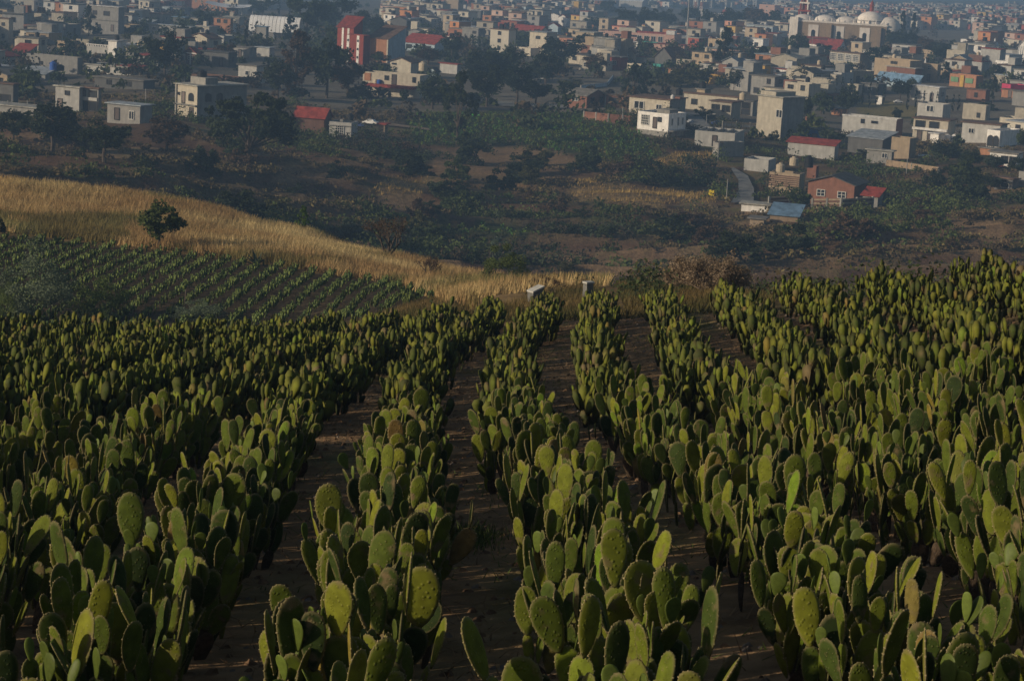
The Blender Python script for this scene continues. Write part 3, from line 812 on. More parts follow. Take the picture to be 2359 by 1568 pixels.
def tank(label, h, fx, fy, z, col='black', r=.55, ht=1.2):
    key = (col,)
    if key not in TME:
        b = MB().lathe([(0, 0), (.5, 0), (.5, .25), (.52, .27), (.5, .30), (.5, .5), (.52, .52), (.5, .55), (.5, .74), (.44, .82), (.25, .9), (.2, .905), (.2, .99), (0, 1)], 14)
        lid = MB().lathe([(.22, .90), (.22, 1.0), (0, 1.02)], 12)
        TME[key] = (b.mesh('tank', TANKM[col]), lid.mesh('lid', TANKM[col]))
    p = world_of(h, fx, fy, z)
    px_, py_ = proj(np.array(p))
    o = obj('water_tank', TME[key][0], None, p, (0, 0, 0), (2*r, 2*r, ht)); tag(o, uniq(label, float(px_), float(py_)), 'water tank', 'rooftop water tanks')
    l = obj('lid', TME[key][1], o)
    return o
def rods(h, n, z, ht=.9):
    b = MB()
    for i in range(n):
        x = -h.W*rnd.choice((0.03, .35, .65, .97))+rnd.uniform(-.1, .1); y = h.D*rnd.choice((.03, .5, .97)); q = ht*rnd.uniform(.6, 1.1)
        b.tube([(x, y, z), (x+rnd.uniform(-.06, .06), y, z+q)], .03, 4)
    o = obj('rebar', b.mesh('rebar', FRAMED), h.o); return o

LM += [('the domed church', 1925, 85), ('the red brick school', 860, 120), ('the white stilted house', 1522, 300), ('the white arched hall', 625, 58),
       ('the long pink hacienda', 1480, 88), ('the twin towered chapel', 1610, 25), ('the cypress row', 1965, 215), ('the blue shed', 1866, 310),
       ('the pale block warehouse', 2005, 295), ('the arched window house', 470, 240), ('the gabled cream house', 905, 185), ('the beige tower block', 1045, 15),
       ('the brick gabled house', 1925, 445), ('the yellow house', 1752, 160), ('the radio mast', 1582, 60), ('the green car', 1096, 258), ('the big red roof', 715, 270),
       ('the white turret house', 265, 120), ('the orange building', 1325, 25), ('the big canopy roof', 530, 5), ('the white domes', 2190, 310), ('the magenta wall', 2335, 205),
       ('the steel hangar', 2350, 130), ('the slab roofed house', 240, 45), ('the balconied grey house', 175, 225), ('the brick house with grey roof', 1350, 230),
       ('the unfinished block walls', 1650, 325), ('the red shed roof', 50, 122), ('the white and red car', 850, 277), ('the lone bushy tree', 365, 510), ('the bare forked tree', 893, 560), ('the playing field', 2050, 255)]
hs = house
# ---- left part of the town
hs('grey two-storey block house with dark openings', 25, 78, 90, 34, 3, 'beige', 'para')
hs('small grey block house with metal door', 0, 14, 24, 30, 8, 'grey', 'slab')
h = hs('grey two-storey house under a wide pale roof slab', 205, 272, 286, 80, 20, 'grey', 'slab', 'white', [('f',.2,.75,1.6,1.3,'two'),('f',.6,.75,2.2,1.4,'plain'),('f',.35,.25,1.3,1.2,'plain'),('f',.8,.22,1.0,2.0,'door')])
add(h, 'balcony', -.12, 1.02, -.12, 0, .49, .53, CONC); tank('black water tank', h, .1, .4, h.H+.2)
hs('beige block house with two blank walls', 119, 146, 178, 62, 32, 'beige', 'slab', 'brown', [('s',.3,.6,.9,.9)])
hs('grey block store with a rusty door', 118, 150, 185, 84, 58, 'grey', 'para', 'grey', [('s',.6,.4,1,1.6,'door')])
hs('cropped beige house with brown flat roof', -30, 20, 30, 100, 46, 'beige', 'slab', 'brown')
h = hs('white turret of the rooftop terrace house', 249, 268, 289, 143, 97, 'white', 'slab', 'white', [('s',.35,.25,.7,1.6,'plain'),('s',.75,.25,.7,1.6,'plain')])
tank('black water tank on the white turret', h, .5, .5, h.H+.2)
h = hs('white balustrade terrace house with dark windows', 200, 262, 270, 141, 112, 'palegrey', 'para', 'grey', [('f',.45,.3,1.2,1.2),('f',.65,.3,1.2,1.2),('f',.85,.3,1.2,1.2)])
b = MB()
for i in range(16): b.box(-h.W+i*h.W/16+.05, -h.W+i*h.W/16+.2, -.1, 0, h.H, h.H+.45)
b.box(-h.W, 0, -.14, .05, h.H+.45, h.H+.56); obj('balustrade', b.mesh('balustrade', WALL['white']), h.o)
hs('tall beige block wall house open at the top', 132, 149, 178, 128, 96, 'tan', 'open', 'grey', None)
hs('beige block house with raw walls', 176, 204, 250, 126, 93, 'beige', 'open', 'grey', None)
hs('low shed under a sloping red and white metal roof', 24, 62, 85, 140, 122, 'grey', 'shed', 'red', None, rise=1.6)
h = hs('long raw grey block house with flat roof', 60, 178, 190, 172, 134, 'grey', 'para', 'pale', [('f',.3,.5,1,.8),('f',.6,.5,1,.8)]); rods(h, 9, h.H)
h = hs('flat roofed house edged with red tiles', 196, 300, 340, 174, 158, 'palegrey', 'slab', 'pale'); add(h, 'awning', .6, 1.1, .2, 1.1, 1.05, 1.2, ROOF['red'])
tank('squat black water tank', h, .12, .2, h.H+.2); tank('black water tank', h, .35, .5, h.H+.2); tank('small black water tank', h, .03, .3, h.H+.2)
h = hs('low house with a blue grey metal roof', 45, 104, 130, 186, 172, 'grey', 'shed', 'metal', None, rise=1.0)
tank('bright blue water tank', h, .95, .8, h.H+.7, 'blue', .75, 1.9); tank('black water tank', h, 1.1, 1.1, h.H+.6, 'black', .8, 1.3)
hs('long low house with patched roof slab', 218, 330, 356, 206, 188, 'darkgrey', 'slab', 'grey', [('f',.3,.5,1.2,1.0),('f',.7,.5,1.2,1.0)])
h = hs('grey two-storey house with a corner balcony', 128, 182, 190, 258, 204, 'palegrey', 'slab', 'pale', [('f',.5,.75,1.0,.8,'plain'),('f',.2,.25,1,2,'door')]); rods(h, 6, h.H)
h = hs('two-storey grey house with an open loggia', 182, 226, 233, 258, 206, 'grey', 'slab', 'brown', [('f',.25,.72,.9,1.4,'door'),('f',.7,.75,1.6,1.3,'plain'),('f',.3,.2,1.8,1.7,'plain'),('f',.75,.22,1.8,1.7,'plain')])
add(h, 'balcony', .1, .95, -.18, 0, .46, .6, WALL['palegrey'])
hs('dark house cut by the photo edge', -30, 30, 42, 242, 196, 'darkgrey', 'slab', 'brown', [('f',.7,.3,2.2,1.4,'plain')])
hs('low building with a broad grey roof slab', -30, 96, 128, 268, 252, 'grey', 'slab', 'pale', None)
h = hs('small hut with a thin grey slab roof', 247, 322, 350, 286, 246, 'grey', 'slab', 'metal', [('f',.75,.45,1.0,1.4,'two',FRAMEW),('f',.3,.45,1,2,'door')])
h = hs('concrete two-storey house with three arched windows', 404, 453, 568, 276, 201, 'cream', 'slab', 'pale',
   [('f',.15,.72,.6,.5,'plain'),('f',.36,.62,.9,2.0,'door'),('f',.72,.66,1.2,1.3,'arch'),('s',.22,.66,1.2,1.3,'arch'),('s',.45,.66,1.2,1.3,'arch'),('s',.75,.6,1.0,1.1,'cross',FRAMEW),('f',.75,.2,1.1,1.7,'door')], wside='grey', yaw=48, full=False)  # grey on the right wall paints in its shade; the walls match
add(h, 'ledge', -.03, 1.03, -.05, 0, .40, .43, CONC); add(h, 'column', .0, .06, -.02, 0.01, -.1, 1, CONC); tank('wide black water tank on a concrete stand', h, .5, .3, h.H+1.4, 'black', .85, 1.2)
add(h, 'tank_stand', .2, .9, .2, .45, 1.03, 1.03+1.2/h.H, CONC)
h = hs('small brick house in a white frame with orange gable', 424, 452, 460, 152, 124, 'darkbrick', 'gable', 'red', [('f',.5,.6,1.3,1.0,'cross',FRAMEW)], rise=1.1)
for q in (0, .47, .94): add(h, 'column', q, q+.07, -.06, .01, 0, 1.0, WALL['white'])
add(h, 'beam', 0, 1.01, -.07, .01, .93, 1.01, WALL['white'])
hs('dark flat roofed house with two tanks', 462, 525, 545, 156, 124, 'darkgrey', 'slab', 'dark')
h = hs('pale grey house with a roof wall', 486, 515, 545, 110, 84, 'palegrey', 'para', 'grey')
hs('orange and brick house with a grey slab', 492, 530, 536, 78, 45, 'orange', 'slab', 'grey', [('f',.3,.8,1.4,1.2),('f',.7,.8,1.4,1.2)])
hs('orange raw brick row house at the top edge', 430, 500, 506, 26, 2, 'orange', 'para', 'brown')
hs('orange brick row house with many rebars', 505, 540, 548, 36, 18, 'orange', 'open', 'brown')
hs('long dark flat house with pale roof edge', 343, 442, 450, 86, 64, 'grey', 'slab', 'metal')
hs('small house under a pale metal roof', 312, 345, 360, 64, 54, 'grey', 'shed', 'metal', None, rise=.8)
hs('beige house with brown tiled slab', 335, 374, 392, 56, 34, 'beige', 'slab', 'brown')
hs('pale blue walled house', 365, 390, 398, 34, 18, 'paleblue', 'slab', 'metal')
hs('grey house with blue tarpaulin', 398, 425, 436, 60, 42, 'darkgrey', 'slab', 'blue')
hs('low pink brick yard wall house', 430, 540, 560, 196, 180, 'darkbrick', 'para', 'brown', None, D=4)
hs('grey concrete house with pale windows', 548, 590, 612, 192, 154, 'palegrey', 'slab', 'grey')
hs('dark blue roofed house beside the hall', 590, 612, 618, 96, 64, 'grey', 'slab', 'blue')
hs('small grey house with white window surrounds', 530, 575, 590, 135, 112, 'grey', 'slab', 'grey')
hs('grey house with a light slab roof', 590, 620, 632, 132, 112, 'palegrey', 'slab', 'metal')
h = hs('red roofed brick house', 677, 745, 762, 312, 272, 'darkbrick', 'gable', 'red', None, axis='x', rise=1.4, yaw=20)
h = hs('small pale block house with one barred window', 757, 808, 823, 320, 284, 'palegrey', 'para', 'brown', [('f',.48,.5,1.6,1.6,'grid',FRAMEW)], yaw=16, dens=.2)
add(h, 'cornice', -.03, 1.03, -.06, 0, .76, .80, CONC); tank('small black water tank on the pale house', h, .8, .5, h.H+.3); add(h, 'chimney', .42, .55, .2, .4, 1.0, 1.15, CONC)
h = hs('narrow stone gatepost house with an orange cap', 877-6, 885, 893, 322, 288, 'stone', 'slab', 'red', None, yaw=20)
# ---- school
SCH = dict(cat='school', name='school_building')
h = hs('tall red brick school wing with white strips', 775, 812, 832, 140, 66, 'red', 'shed', 'red', None, rise=2.5, **SCH)
for q in (.28, .62): add(h, 'window_strip', q, q+.12, -.02, .01, .05, .97, WALL['white'])
h = hs('middle red brick school block with stacked windows', 795, 835, 850, 150, 84, 'red', 'para', 'brown', None, **SCH)
for q in (.05, .62):
    add(h, 'window_strip', q, q+.14, -.02, .01, .02, .98, WALL['white'])
    for k in range(3): add(h, 'window', q+.03, q+.11, -.05, -.02, .2+k*.28, .28+k*.28, GLASS)
h = hs('broad red brick school block with grey sloping roof', 846, 893, 932, 146, 92, 'orange', 'shed', 'brown', None, rise=3, wside='paleblue', **SCH)
h.o.children[0]
for q in (0, .93): add(h, 'pilaster', q, q+.06, -.02, .01, 0, 1, WALL['cream'])
h = hs('low school wing with a long dark red roof', 926, 1000, 1022, 122, 103, 'paleblue', 'shed', 'red', [('f',.2,.5,2,1.2),('f',.5,.5,2,1.2),('f',.8,.5,2,1.2)], rise=2.2, **SCH)
# ---- gabled cream house
h = hs('long pale ground floor with a flat terrace roof', 833, 965, 984, 228, 176, 'cream', 'para', 'brown', [('f',.42,.8,1.0,1.0),('f',.55,.75,1.1,2.2,'door'),('f',.9,.8,.8,1.2)], yaw=22)
add(h, 'awning', .12, .95, -.5, -.02, .40, .52, ROOF['red'], 'long red tiled awning'); add(h, 'brick_panel', .03, .14, -.03, 0, .62, .95, WALL['orange'])
tank('black water tank at the terrace end', h, .08, .3, h.H-.2); tank('big cream water tank', h, 1.0, .3, h.H+1, 'cream', .9, 2); tank('blue drum on the red awning', h, .3, -.06, h.H*.52, 'blue', .5, .9)
tank('cream drum on the red awning', h, .24, -.06, h.H*.52, 'cream', .5, .9)
h = hs('gabled cream upper house with dark roof', 897, 945, 966, 180, 146, 'cream', 'gable', 'brown', [('f',.2,.85,1.3,.4,'plain')], rise=1.0, yaw=26)
hs('small pale shed with a pointed roof', 985, 1003, 1012, 186, 166, 'paleblue', 'gable', 'dark', None, rise=.8)
hs('white porch house with a flat red roof', 1012, 1052, 1062, 172, 150, 'palegrey', 'slab', 'red')
# ---- mid top
h = hs('tall beige tower block with a blank wall', 1025, 1054, 1066, 36, -6, 'tan', 'para', 'grey', [('s',.5,.7,3,1.5)])
hs('grey blue blank gabled block', 898, 935, 945, 84, 50, 'darkgrey', 'gable', 'grey', None)
hs('cream blank block with bright wall', 934, 960, 968, 76, 52, 'cream', 'para', 'grey', None)
hs('grey house with a hipped slab', 940, 966, 978, 96, 74, 'grey', 'gable', 'grey', None, rise=.6)
hs('cream narrow house with brown top', 965, 985, 1002, 93, 68, 'cream', 'slab', 'grey', [('s',.5,.5,1,1)])
hs('beige terraced house above the school', 960, 992, 1010, 70, 45, 'beige', 'para', 'brown')
hs('beige house with a green tarp', 1063, 1100, 1116, 106, 68, 'grey', 'slab', 'pale')
hs('orange brick house with terrace', 1110, 1130, 1140, 66, 38, 'orange', 'para', 'brown')
hs('dark red and blue house', 1142, 1162, 1172, 80, 54, 'red', 'para', 'dark')
hs('dark blank block under a white slab', 1084, 1106, 1112, 52, 26, 'darkgrey', 'slab', 'white', None)
h = hs('cream arcade building under a long red tiled roof', 1179, 1244, 1262, 90, 74, 'cream', 'gable', 'red', None, axis='x', rise=1.8)
for q in range(3): win(h, 'f', .12+.3*q, .4, 2.0, 2.2, 'arch')
hs('white house with a grey tiled roof', 1258, 1288, 1294, 58, 38, 'white', 'gable', 'grey', [('f',.3,.5,1,1.3)], rise=1)
hs('white and red house with three windows', 1286, 1304, 1310, 62, 42, 'white', 'gable', 'red')
hs('pale house with a steep light roof', 1262, 1284, 1292, 82, 62, 'paleblue', 'gable', 'red')
h = hs('orange and salmon building with a yellow tower', 1300, 1330, 1346, 36, 20, 'salmon', 'para', 'red')
add(h, 'tower', .6, .98, .1, .6, 1.0, 1.9, WALL['yellow'])
hs('beige house with yard', 1312, 1350, 1362, 72, 52, 'beige', 'slab', 'grey')
h = hs('large warehouse with a ribbed white roof', 1424, 1478, 1492, 18, 6, 'palegrey', 'gable', 'white', None, axis='x', rise=2.5, cat='warehouse', name='warehouse')
h = hs('round beige kiosk tower', 1354, 1368, 1374, 34, 12, 'tan', 'slab', 'brown', None)
# ---- hacienda
h = hs('long pink white hacienda with a raised centre', 1392, 1552, 1572, 104, 82, 'pink', 'para', 'red', None, yaw=10, cat='hacienda', name='hacienda', D=16, parh=.3)
add(h, 'roof_tower', .2, .44, .0, .3, .98, 1.42, WALL['cream']); add(h, 'end_tower', .88, 1.0, -.02, .3, 1.0, 1.38, WALL['white']); add(h, 'roof_band', .44, .88, .02, .2, 1.0, 1.18, ROOF['red'])
for q in range(4): win(h, 'f', .5+.1*q, .45, 1.8, 2.2, 'two', FRAMEW)
for q in range(8): win(h, 'f', .16+.03*q+(.08 if q > 3 else 0), .65, .7, .7, 'plain')
hs('pale low annex of the hacienda', 1350, 1412, 1424, 92, 80, 'pink', 'para', 'brown')
hs('small white outbuilding with hedge', 1445, 1468, 1476, 112, 99, 'white', 'slab', 'white')
h = hs('low pink outbuilding with a teal roof edge', 1480, 1575, 1582, 122, 106, 'pink', 'slab', 'red', None, yaw=14)
add(h, 'awning', -.02, .35, -.1, .2, 1.1, 1.2, WALL['teal'])
hs('dark grey shed with a steep gable', 1507, 1545, 1582, 156, 134, 'darkgrey', 'gable', 'brown', None, rise=2.6)
hs('red and orange corner house', 1399, 1428, 1444, 163, 134, 'red', 'slab', 'grey')
hs('cream house with a dark doorway', 1443, 1482, 1492, 170, 150, 'cream', 'para', 'grey')
hs('small brown roofed cream house', 1442, 1458, 1464, 146, 122, 'tan', 'gable', 'brown')
hs('tiny cream house with a dark door', 1464, 1482, 1488, 146, 133, 'cream', 'slab', 'red')
h = hs('purple house with a teal rooftop awning', 1491, 1518, 1530, 182, 158, 'purple', 'para', 'grey'); add(h, 'awning', .3, 1.0, .1, .7, 1.1, 1.35, WALL['teal'])
h = hs('orange house with one arched window', 1538, 1566, 1578, 178, 162, 'orange', 'slab', 'brown', [('f',.4,.4,1.7,1.5,'arch',FRAMEW)])
hs('beige block house behind the orange one', 1556, 1590, 1600, 165, 140, 'beige', 'para', 'grey')
h = hs('yellow house with one dark window', 1734, 1760, 1774, 176, 152, 'yellow', 'slab', 'grey', [('f',.35,.55,1.2,1.1)], full=False)
h = hs('white villa with columns and a red terrace', 1706, 1756, 1770, 112, 92, 'white', 'slab', 'white', [('f',.2,.4,1.6,1.4),('f',.45,.4,1.6,1.4),('f',.7,.4,1.6,1.4)])
hs('white villa wing with arcade', 1696, 1750, 1764, 126, 112, 'white', 'slab', 'red')
hs('salmon pink apartment building', 1747, 1782, 1794, 42, 14, 'salmon', 'para', 'brown')
hs('purple roofed house by the mast', 1624, 1648, 1656, 108, 100, 'cream', 'gable', 'red', None, rise=2)
# ---- houses on the near rim of the town
h = hs('brick house with a hipped grey roof', 1306, 1350, 1394, 250, 222, 'brick', 'gable', 'grey', [('f',.4,.7,1.6,1.0,'two',FRAMEW),('s',.3,.55,1.5,1.6,'plain'),('s',.75,.6,1.3,1.3,'plain')], rise=1.1, axis='x')
h = hs('raw brick upper room with one dark window', 1392, 1438, 1446, 250, 224, 'brick', 'slab', 'brown', [('f',.45,.6,2.2,1.3,'plain')], yaw=20)
for q in (.0, .9): add(h, 'column', q, q+.05, -.04, 0, -.3, 1.0, CONC)
h = hs('cream rendered two-window house', 1446, 1540, 1577, 276, 232, 'cream', 'slab', 'brown', [('f',.25,.62,2.2,1.5,'two',FRAMEW),('f',.74,.55,1.2,1.4,'two',FRAMEW)], wside='grey', yaw=24)  # right wall coloured grey for the shaded side of the cream house
tank('black water tank over brick piers', h, 1.02, .5, h.H+.8, 'black', .7, 1.4); tank('small white drum on the roof', h, .98, .2, h.H+.2, 'white', .4, .8)
add(h, 'tank_stand', .96, 1.08, .4, .6, 1.03, 1.13, WALL['brick'])
h = hs('white two-window house on short stilts', 1465, 1537, 1577, 318, 280, 'white', 'para', 'brown',
   [('f',.25,.52,1.7,1.9,'grid',FRAMEW),('f',.72,.62,.75,.9,'cross'),('f',.57,.4,.9,2.1,'door'),('s',.2,.5,.5,1.3,'two',FRAMEW),('s',.55,.5,.5,1.6,'two',FRAMEW),('s',.8,.5,.5,1.3,'two',FRAMEW)], yaw=30, found=.25, lift=1.3)
add(h, 'stair_box', .55, .96, .1, .6, 1.0, 1.22, CONC); tank('round black tank beside the white stair box', h, .5, .35, h.H*.95, 'black', .55, 1.3)
add(h, 'plinth', .01, .99, .02, .98, -.9, -.06, CONC)
for q, r in ((0, .03), (1, .97), (1, .5)): add(h, 'stilt', q-.03, q+.0, r-.03, r, -.8, -.05, WALL['darkbrick'])
add(h, 'balcony', .97, 1.16, .02, .98, -.03, .0, CONC)
h = hs('roofless grey block room', 1598, 1690, 1712, 345, 308, 'palegrey', 'open', 'grey', [('f',.5,.45,.9,2.0,'door')], yaw=12)
for k in range(3): add(h, 'cross_wall', .2+.25*k, .22+.25*k, .02, .98, 0, 1.0, WALL['grey'])
rods(h, 14, h.H, 2.2)
hs('long grey block wall building stepping down the slope', 1640, 1652, 1712, 362, 328, 'grey', 'open', 'grey', None, yaw=55)
h = hs('cream wide house with a reddish roof slab', 1572, 1696, 1704, 262, 226, 'cream', 'slab', 'brown', [('f',.2,.5,1.4,1.2)], yaw=24)
h = hs('square beige tank tower', 1602, 1620, 1634, 252, 208, 'tan', 'slab', 'grey', None); tank('black water tank on the square tower', h, .4, .4, h.H+.2, 'black', .7, 1.5)
h = hs('beige L-shaped house with wide roof slab', 1634, 1682, 1704, 278, 238, 'beige', 'slab', 'brown', [('f',.25,.7,1.8,1.0),('f',.75,.65,1.8,1.3)], yaw=26)
tank('cream water tank on the beige house', h, 1.1, .9, h.H+.5, 'cream', .7, 1.5)
hs('dark porch house with white rails', 1700, 1732, 1740, 268, 235, 'grey', 'slab', 'dark', [('f',.5,.7,2,1.4,'plain'),('f',.5,.25,2,1.2,'plain')], yaw=24)
h = hs('tall raw concrete house with one white window', 1739, 1796, 1846, 322, 228, 'beige', 'slab', 'pale', [('f',.9,.62,1.5,1.5,'two',FRAMEW)], wside='grey', yaw=40)  # shade of the right-hand side is put into its grey colour
add(h, 'block', .0, .62, .1, 1.0, 1.0, 1.12, WALL['beige'])
h = hs('bright blue metal shed', 1844, 1886, 1892, 326, 300, 'blue', 'slab', 'dark', [('f',.75,.3,1,1.5,'door')], name='shed', cat='shed', yaw=18)
h = hs('small brick ruin with a white lintel', 1853, 1878, 1884, 296, 272, 'brick', 'para', 'grey')
h = hs('long pale block warehouse with a white roof rim', 1937, 2061, 2076, 320, 276, 'palegrey', 'para', 'white', [('f',.38,.75,.8,.9,'plain'),('f',.6,.75,1.4,.5,'plain')], wside='brick', yaw=20, cat='warehouse', name='warehouse')
add(h, 'roof_rim', -.01, 1.01, -.02, .0, .93, 1.02, ROOF['white'])
hs('grey flat shed in front of the warehouse', 1951, 2030, 2060, 358, 322, 'darkgrey', 'shed', 'metal', None, rise=.9, yaw=22)
h = hs('tall blank concrete yard wall', 2050, 2092, 2099, 366, 320, 'tan', 'para', 'grey', None, yaw=24, D=3)
h = hs('small grey block hut with a pale roof rim', 1995, 2052, 2057, 376, 350, 'grey', 'slab', 'pale', [('f',.72,.6,1,.9,'two',FRAMEW)], yaw=16)
h = hs('long low block building under a pinkish roof edge', 1812, 1920, 1929, 370, 336, 'palegrey', 'shed', 'red', None, yaw=16, rise=.6)
h = hs('brick house with a grey double pitched roof', 1857, 1964, 1994, 478, 428, 'brick', 'gable', 'dark', [('f',.29,.52,1.3,1.0,'cross',FRAMEW),('f',.74,.52,1.3,1.0,'cross',FRAMEW)], rise=1.1, yaw=18, wside='darkbrick')
add(h, 'sill_band', 0, 1.01, -.03, 0, .1, .14, WALL['tan'])
hs('low annex with a dull red metal roof', 1985, 2020, 2031, 478, 452, 'grey', 'shed', 'red', None, rise=.8, yaw=20)
h = hs('terrace house with banded brick walls and tanks', 1768, 1838, 1850, 452, 402, 'tan', 'para', 'grey', None, yaw=14)
for k in range(6): add(h, 'brick_band', .0, 1.0, -.02, 0, .38+.09*k, .43+.09*k, WALL['darkbrick'])
tank('cream water tank left of the pair', h, .3, .3, h.H, 'cream', .7, 1.4); tank('cream water tank at the back of the terrace', h, .55, 1.3, h.H+.8, 'cream', .7, 1.4); tank('tall black tank behind the terrace', h, 1.0, 1.6, h.H+.6, 'black', .7, 1.9)
hs('pale walled courtyard house', 1712, 1768, 1785, 398, 370, 'palegrey', 'open', 'grey', None, yaw=14)
hs('narrow brick tower by the terrace', 1857, 1878, 1884, 412, 384, 'brick', 'para', 'grey', None, yaw=16)
h = hs('long low pinkish white wall shed', 1706, 1768, 1772, 492, 474, 'white', 'slab', 'pale', None, yaw=8, D=2.5, name='shed', cat='shed')
h = hs('low store under a pale blue metal roof', 1772, 1836, 1846, 512, 498, 'stone', 'shed', 'blue', None, rise=1.0, yaw=10, name='shed', cat='shed')
hs('half buried stone hut', 1726, 1758, 1764, 520, 506, 'tan', 'slab', 'grey', None, yaw=10)
# ---- right hand side
h = hs('two-storey gallery house with long balconies', 2101, 2180, 2196, 326, 280, 'cream', 'slab', 'brown', [('f',.2,.2,1,2,'door'),('f',.5,.2,1,2,'door'),('f',.2,.75,2,1.3,'plain'),('f',.6,.75,2,1.3,'plain')], yaw=18)
add(h, 'balcony', 0, 1.0, -.14, 0, .46, .58, WALL['white'])
h = hs('white cube outbuilding', 2141, 2160, 2174, 330, 310, 'white', 'slab', 'white', None)
h = hs('gallery house with grey roof and white rail', 2214, 2300, 2316, 330, 290, 'palegrey', 'slab', 'brown', 'auto', yaw=18)
h = hs('white house with two arched doorways', 2271, 2300, 2348, 340, 302, 'white', 'para', 'brown', [('f',.3,.35,1.2,1.9,'arch'),('f',.72,.35,1.2,1.9,'arch')], yaw=30)
h = hs('low orange and yellow painted house', 2256, 2300, 2308, 358, 346, 'orange', 'slab', 'grey', None)
h = hs('white two-storey house over a maroon wall', 2278, 2340, 2353, 384, 356, 'white', 'slab', 'grey', [('f',.55,.5,1.2,1.2),('f',.85,.5,1.2,1.2)], yaw=16)
add(h, 'lower_wall', .0, .6, -.2, .0, -.9, -.02, WALL['red'])
hs('dark hut behind the trees', 2290, 2330, 2342, 436, 414, 'darkgrey', 'slab', 'brown', [('f',.6,.3,1.6,.8,'plain',FRAMEW)])
hs('grey house cut by the right edge', 2344, 2400, 2420, 436, 402, 'grey', 'para', 'grey', None)
h = hs('grey block house with an empty upper storey', 2216, 2268, 2278, 278, 244, 'beige', 'para', 'grey', [('f',.7,.3,.9,1.1)])
h = hs('school hall with large window bands', 1910, 1978, 1996, 160, 126, 'beige', 'slab', 'brown', None, cat='building', name='hall_building')
for q in (.1, .36, .62, .86): win(h, 'f', q, .68, 2.2, 2.2, 'grid', FRAMEW)
hs('small cream house with a red roof', 1888, 1904, 1910, 148, 136, 'cream', 'gable', 'red')
h = hs('tall beige house with patterned brick front', 2011, 2092, 2120, 190, 142, 'tan', 'para', 'brown', [('f',.5,.85,1,.8),('f',.6,.85,1,.8)])
hs('brown brick house with a ribbed awning', 2040, 2105, 2120, 192, 160, 'brick', 'slab', 'pale')
h = hs('cream house with a bright left wall', 1941, 1959, 2010, 192, 164, 'cream', 'para', 'pale', [('s',.3,.3,1,1.8,'door'),('s',.8,.3,1,1.8,'door')], wside='tan', yaw=55)
h = hs('tall brick house with white stairs on the roof', 2120, 2156, 2164, 190, 150, 'tan', 'para', 'brown')
h = hs('grey house with a brick red facade', 2230, 2262, 2276, 170, 144, 'palegrey', 'slab', 'red', None); add(h, 'facade', -.05, .9, -.03, 0, .96, 1.55, WALL['darkbrick'])
h = hs('orange and yellow house with green blinds', 2186, 2246, 2262, 204, 176, 'orange', 'para', 'yellow' if False else 'red', None)
for q in (.2, .75): add(h, 'blind', q-.14, q+.14, -.06, 0, .35, .75, WALL['green'])
add(h, 'stair', .42, .56, -.1, .0, 0, .95, WALL['yellow'])
hs('long grey blue metal roofed building', 2016, 2112, 2120, 206, 192, 'paleblue', 'shed', 'blue', None, rise=1.5)
h = hs('two-storey grey house with square windows', 2098, 2160, 2176, 236, 204, 'palegrey', 'slab', 'white', 'auto')
hs('grey house behind the cypresses', 1985, 2020, 2040, 218, 196, 'darkgrey', 'slab', 'grey')
hs('beige house left of the cypresses', 1926, 1975, 1984, 220, 196, 'beige', 'para', 'brown')
hs('small white shed between cypresses', 2018, 2030, 2032, 242, 224, 'white', 'slab', 'white', None)
hs('brick and concrete house', 2225, 2268, 2278, 236, 210, 'brick', 'slab', 'brown')
h = hs('magenta walled house', 2306, 2326, 2362, 214, 196, 'magenta', 'para', 'red', None, wside='magenta', yaw=60)
hs('orange shopfront house', 2306, 2344, 2352, 228, 210, 'orange', 'slab', 'brown')
h = hs('grey tall block at the right edge', 2330, 2362, 2390, 246, 214, 'grey', 'slab', 'grey')
hs('white blank wall building', 2211, 2226, 2230, 112, 92, 'white', 'para', 'metal', None)
hs('beige row house with brown roof', 2110, 2150, 2158, 140, 118, 'tan', 'para', 'brown')
hs('cream orange warehouse', 2300, 2345, 2352, 108, 94, 'cream', 'para', 'grey')
h = hs('curved steel hangar with a ribbed white wall', 2341, 2375, 2400, 162, 112, 'white', 'gable', 'white', None, rise=3, cat='hangar', name='hangar')
for k in range(7): add(h, 'rib', .05+.13*k, .07+.13*k, -.03, 0, 0, 1.02, ROOF['metal'])
hs('red brick garden house', 1914, 1938, 1950, 268, 252, 'orange', 'slab', 'metal', None)
hs('narrow red brick house by the pines', 2000, 2024, 2032, 298, 286, 'brick', 'gable', 'red', None)

# ---- yard walls built of banded brick between concrete posts
def yardwall(label, pts, ht_px, cols=('darkbrick', 'tan'), bands=4, posts=4, ymin=200):
    P = [hit(*q, ymin) for q in pts]; s = P[0][1]/FPX; ht = ht_px*s
    r0 = thing('yard_wall', uniq(label, pts[0][0]*.5+pts[-1][0]*.5, pts[0][1]), 'wall', tuple(P[0]))
    O = Vector(P[0])
    for i in range(len(P)-1):
        a, b_ = Vector(P[i])-O, Vector(P[i+1])-O; d = b_-a; L = Vector((d.x, d.y, 0)).length
        ang = math.atan2(d.y, d.x)
        def piece(nm, x0, x1, y0, y1, z0, z1, mat):
            m = MB().box(x0, x1, y0, y1, z0, z1); sl = d.z/L
            m.V = [(v[0], v[1], v[2]+v[0]*sl) for v in m.V]
            return obj(nm, m.mesh(nm, mat), r0, a, (0, 0, ang))
        piece('wall_core', 0, L, 0, .16, -2, ht, WALL[cols[1]])
        for k in range(bands): piece('brick_band', 0, L, -.03, 0, ht*(k+.1)/bands, ht*(k+.62)/bands, WALL[cols[0]])
        for k in range(posts+1): piece('post', L*k/posts-.13, L*k/posts+.13, -.08, .22, -2, ht*1.06, CONC)
    return r0
yardwall('banded brick and concrete yard wall', [(1770, 486), (1862, 480)], 32, posts=2)
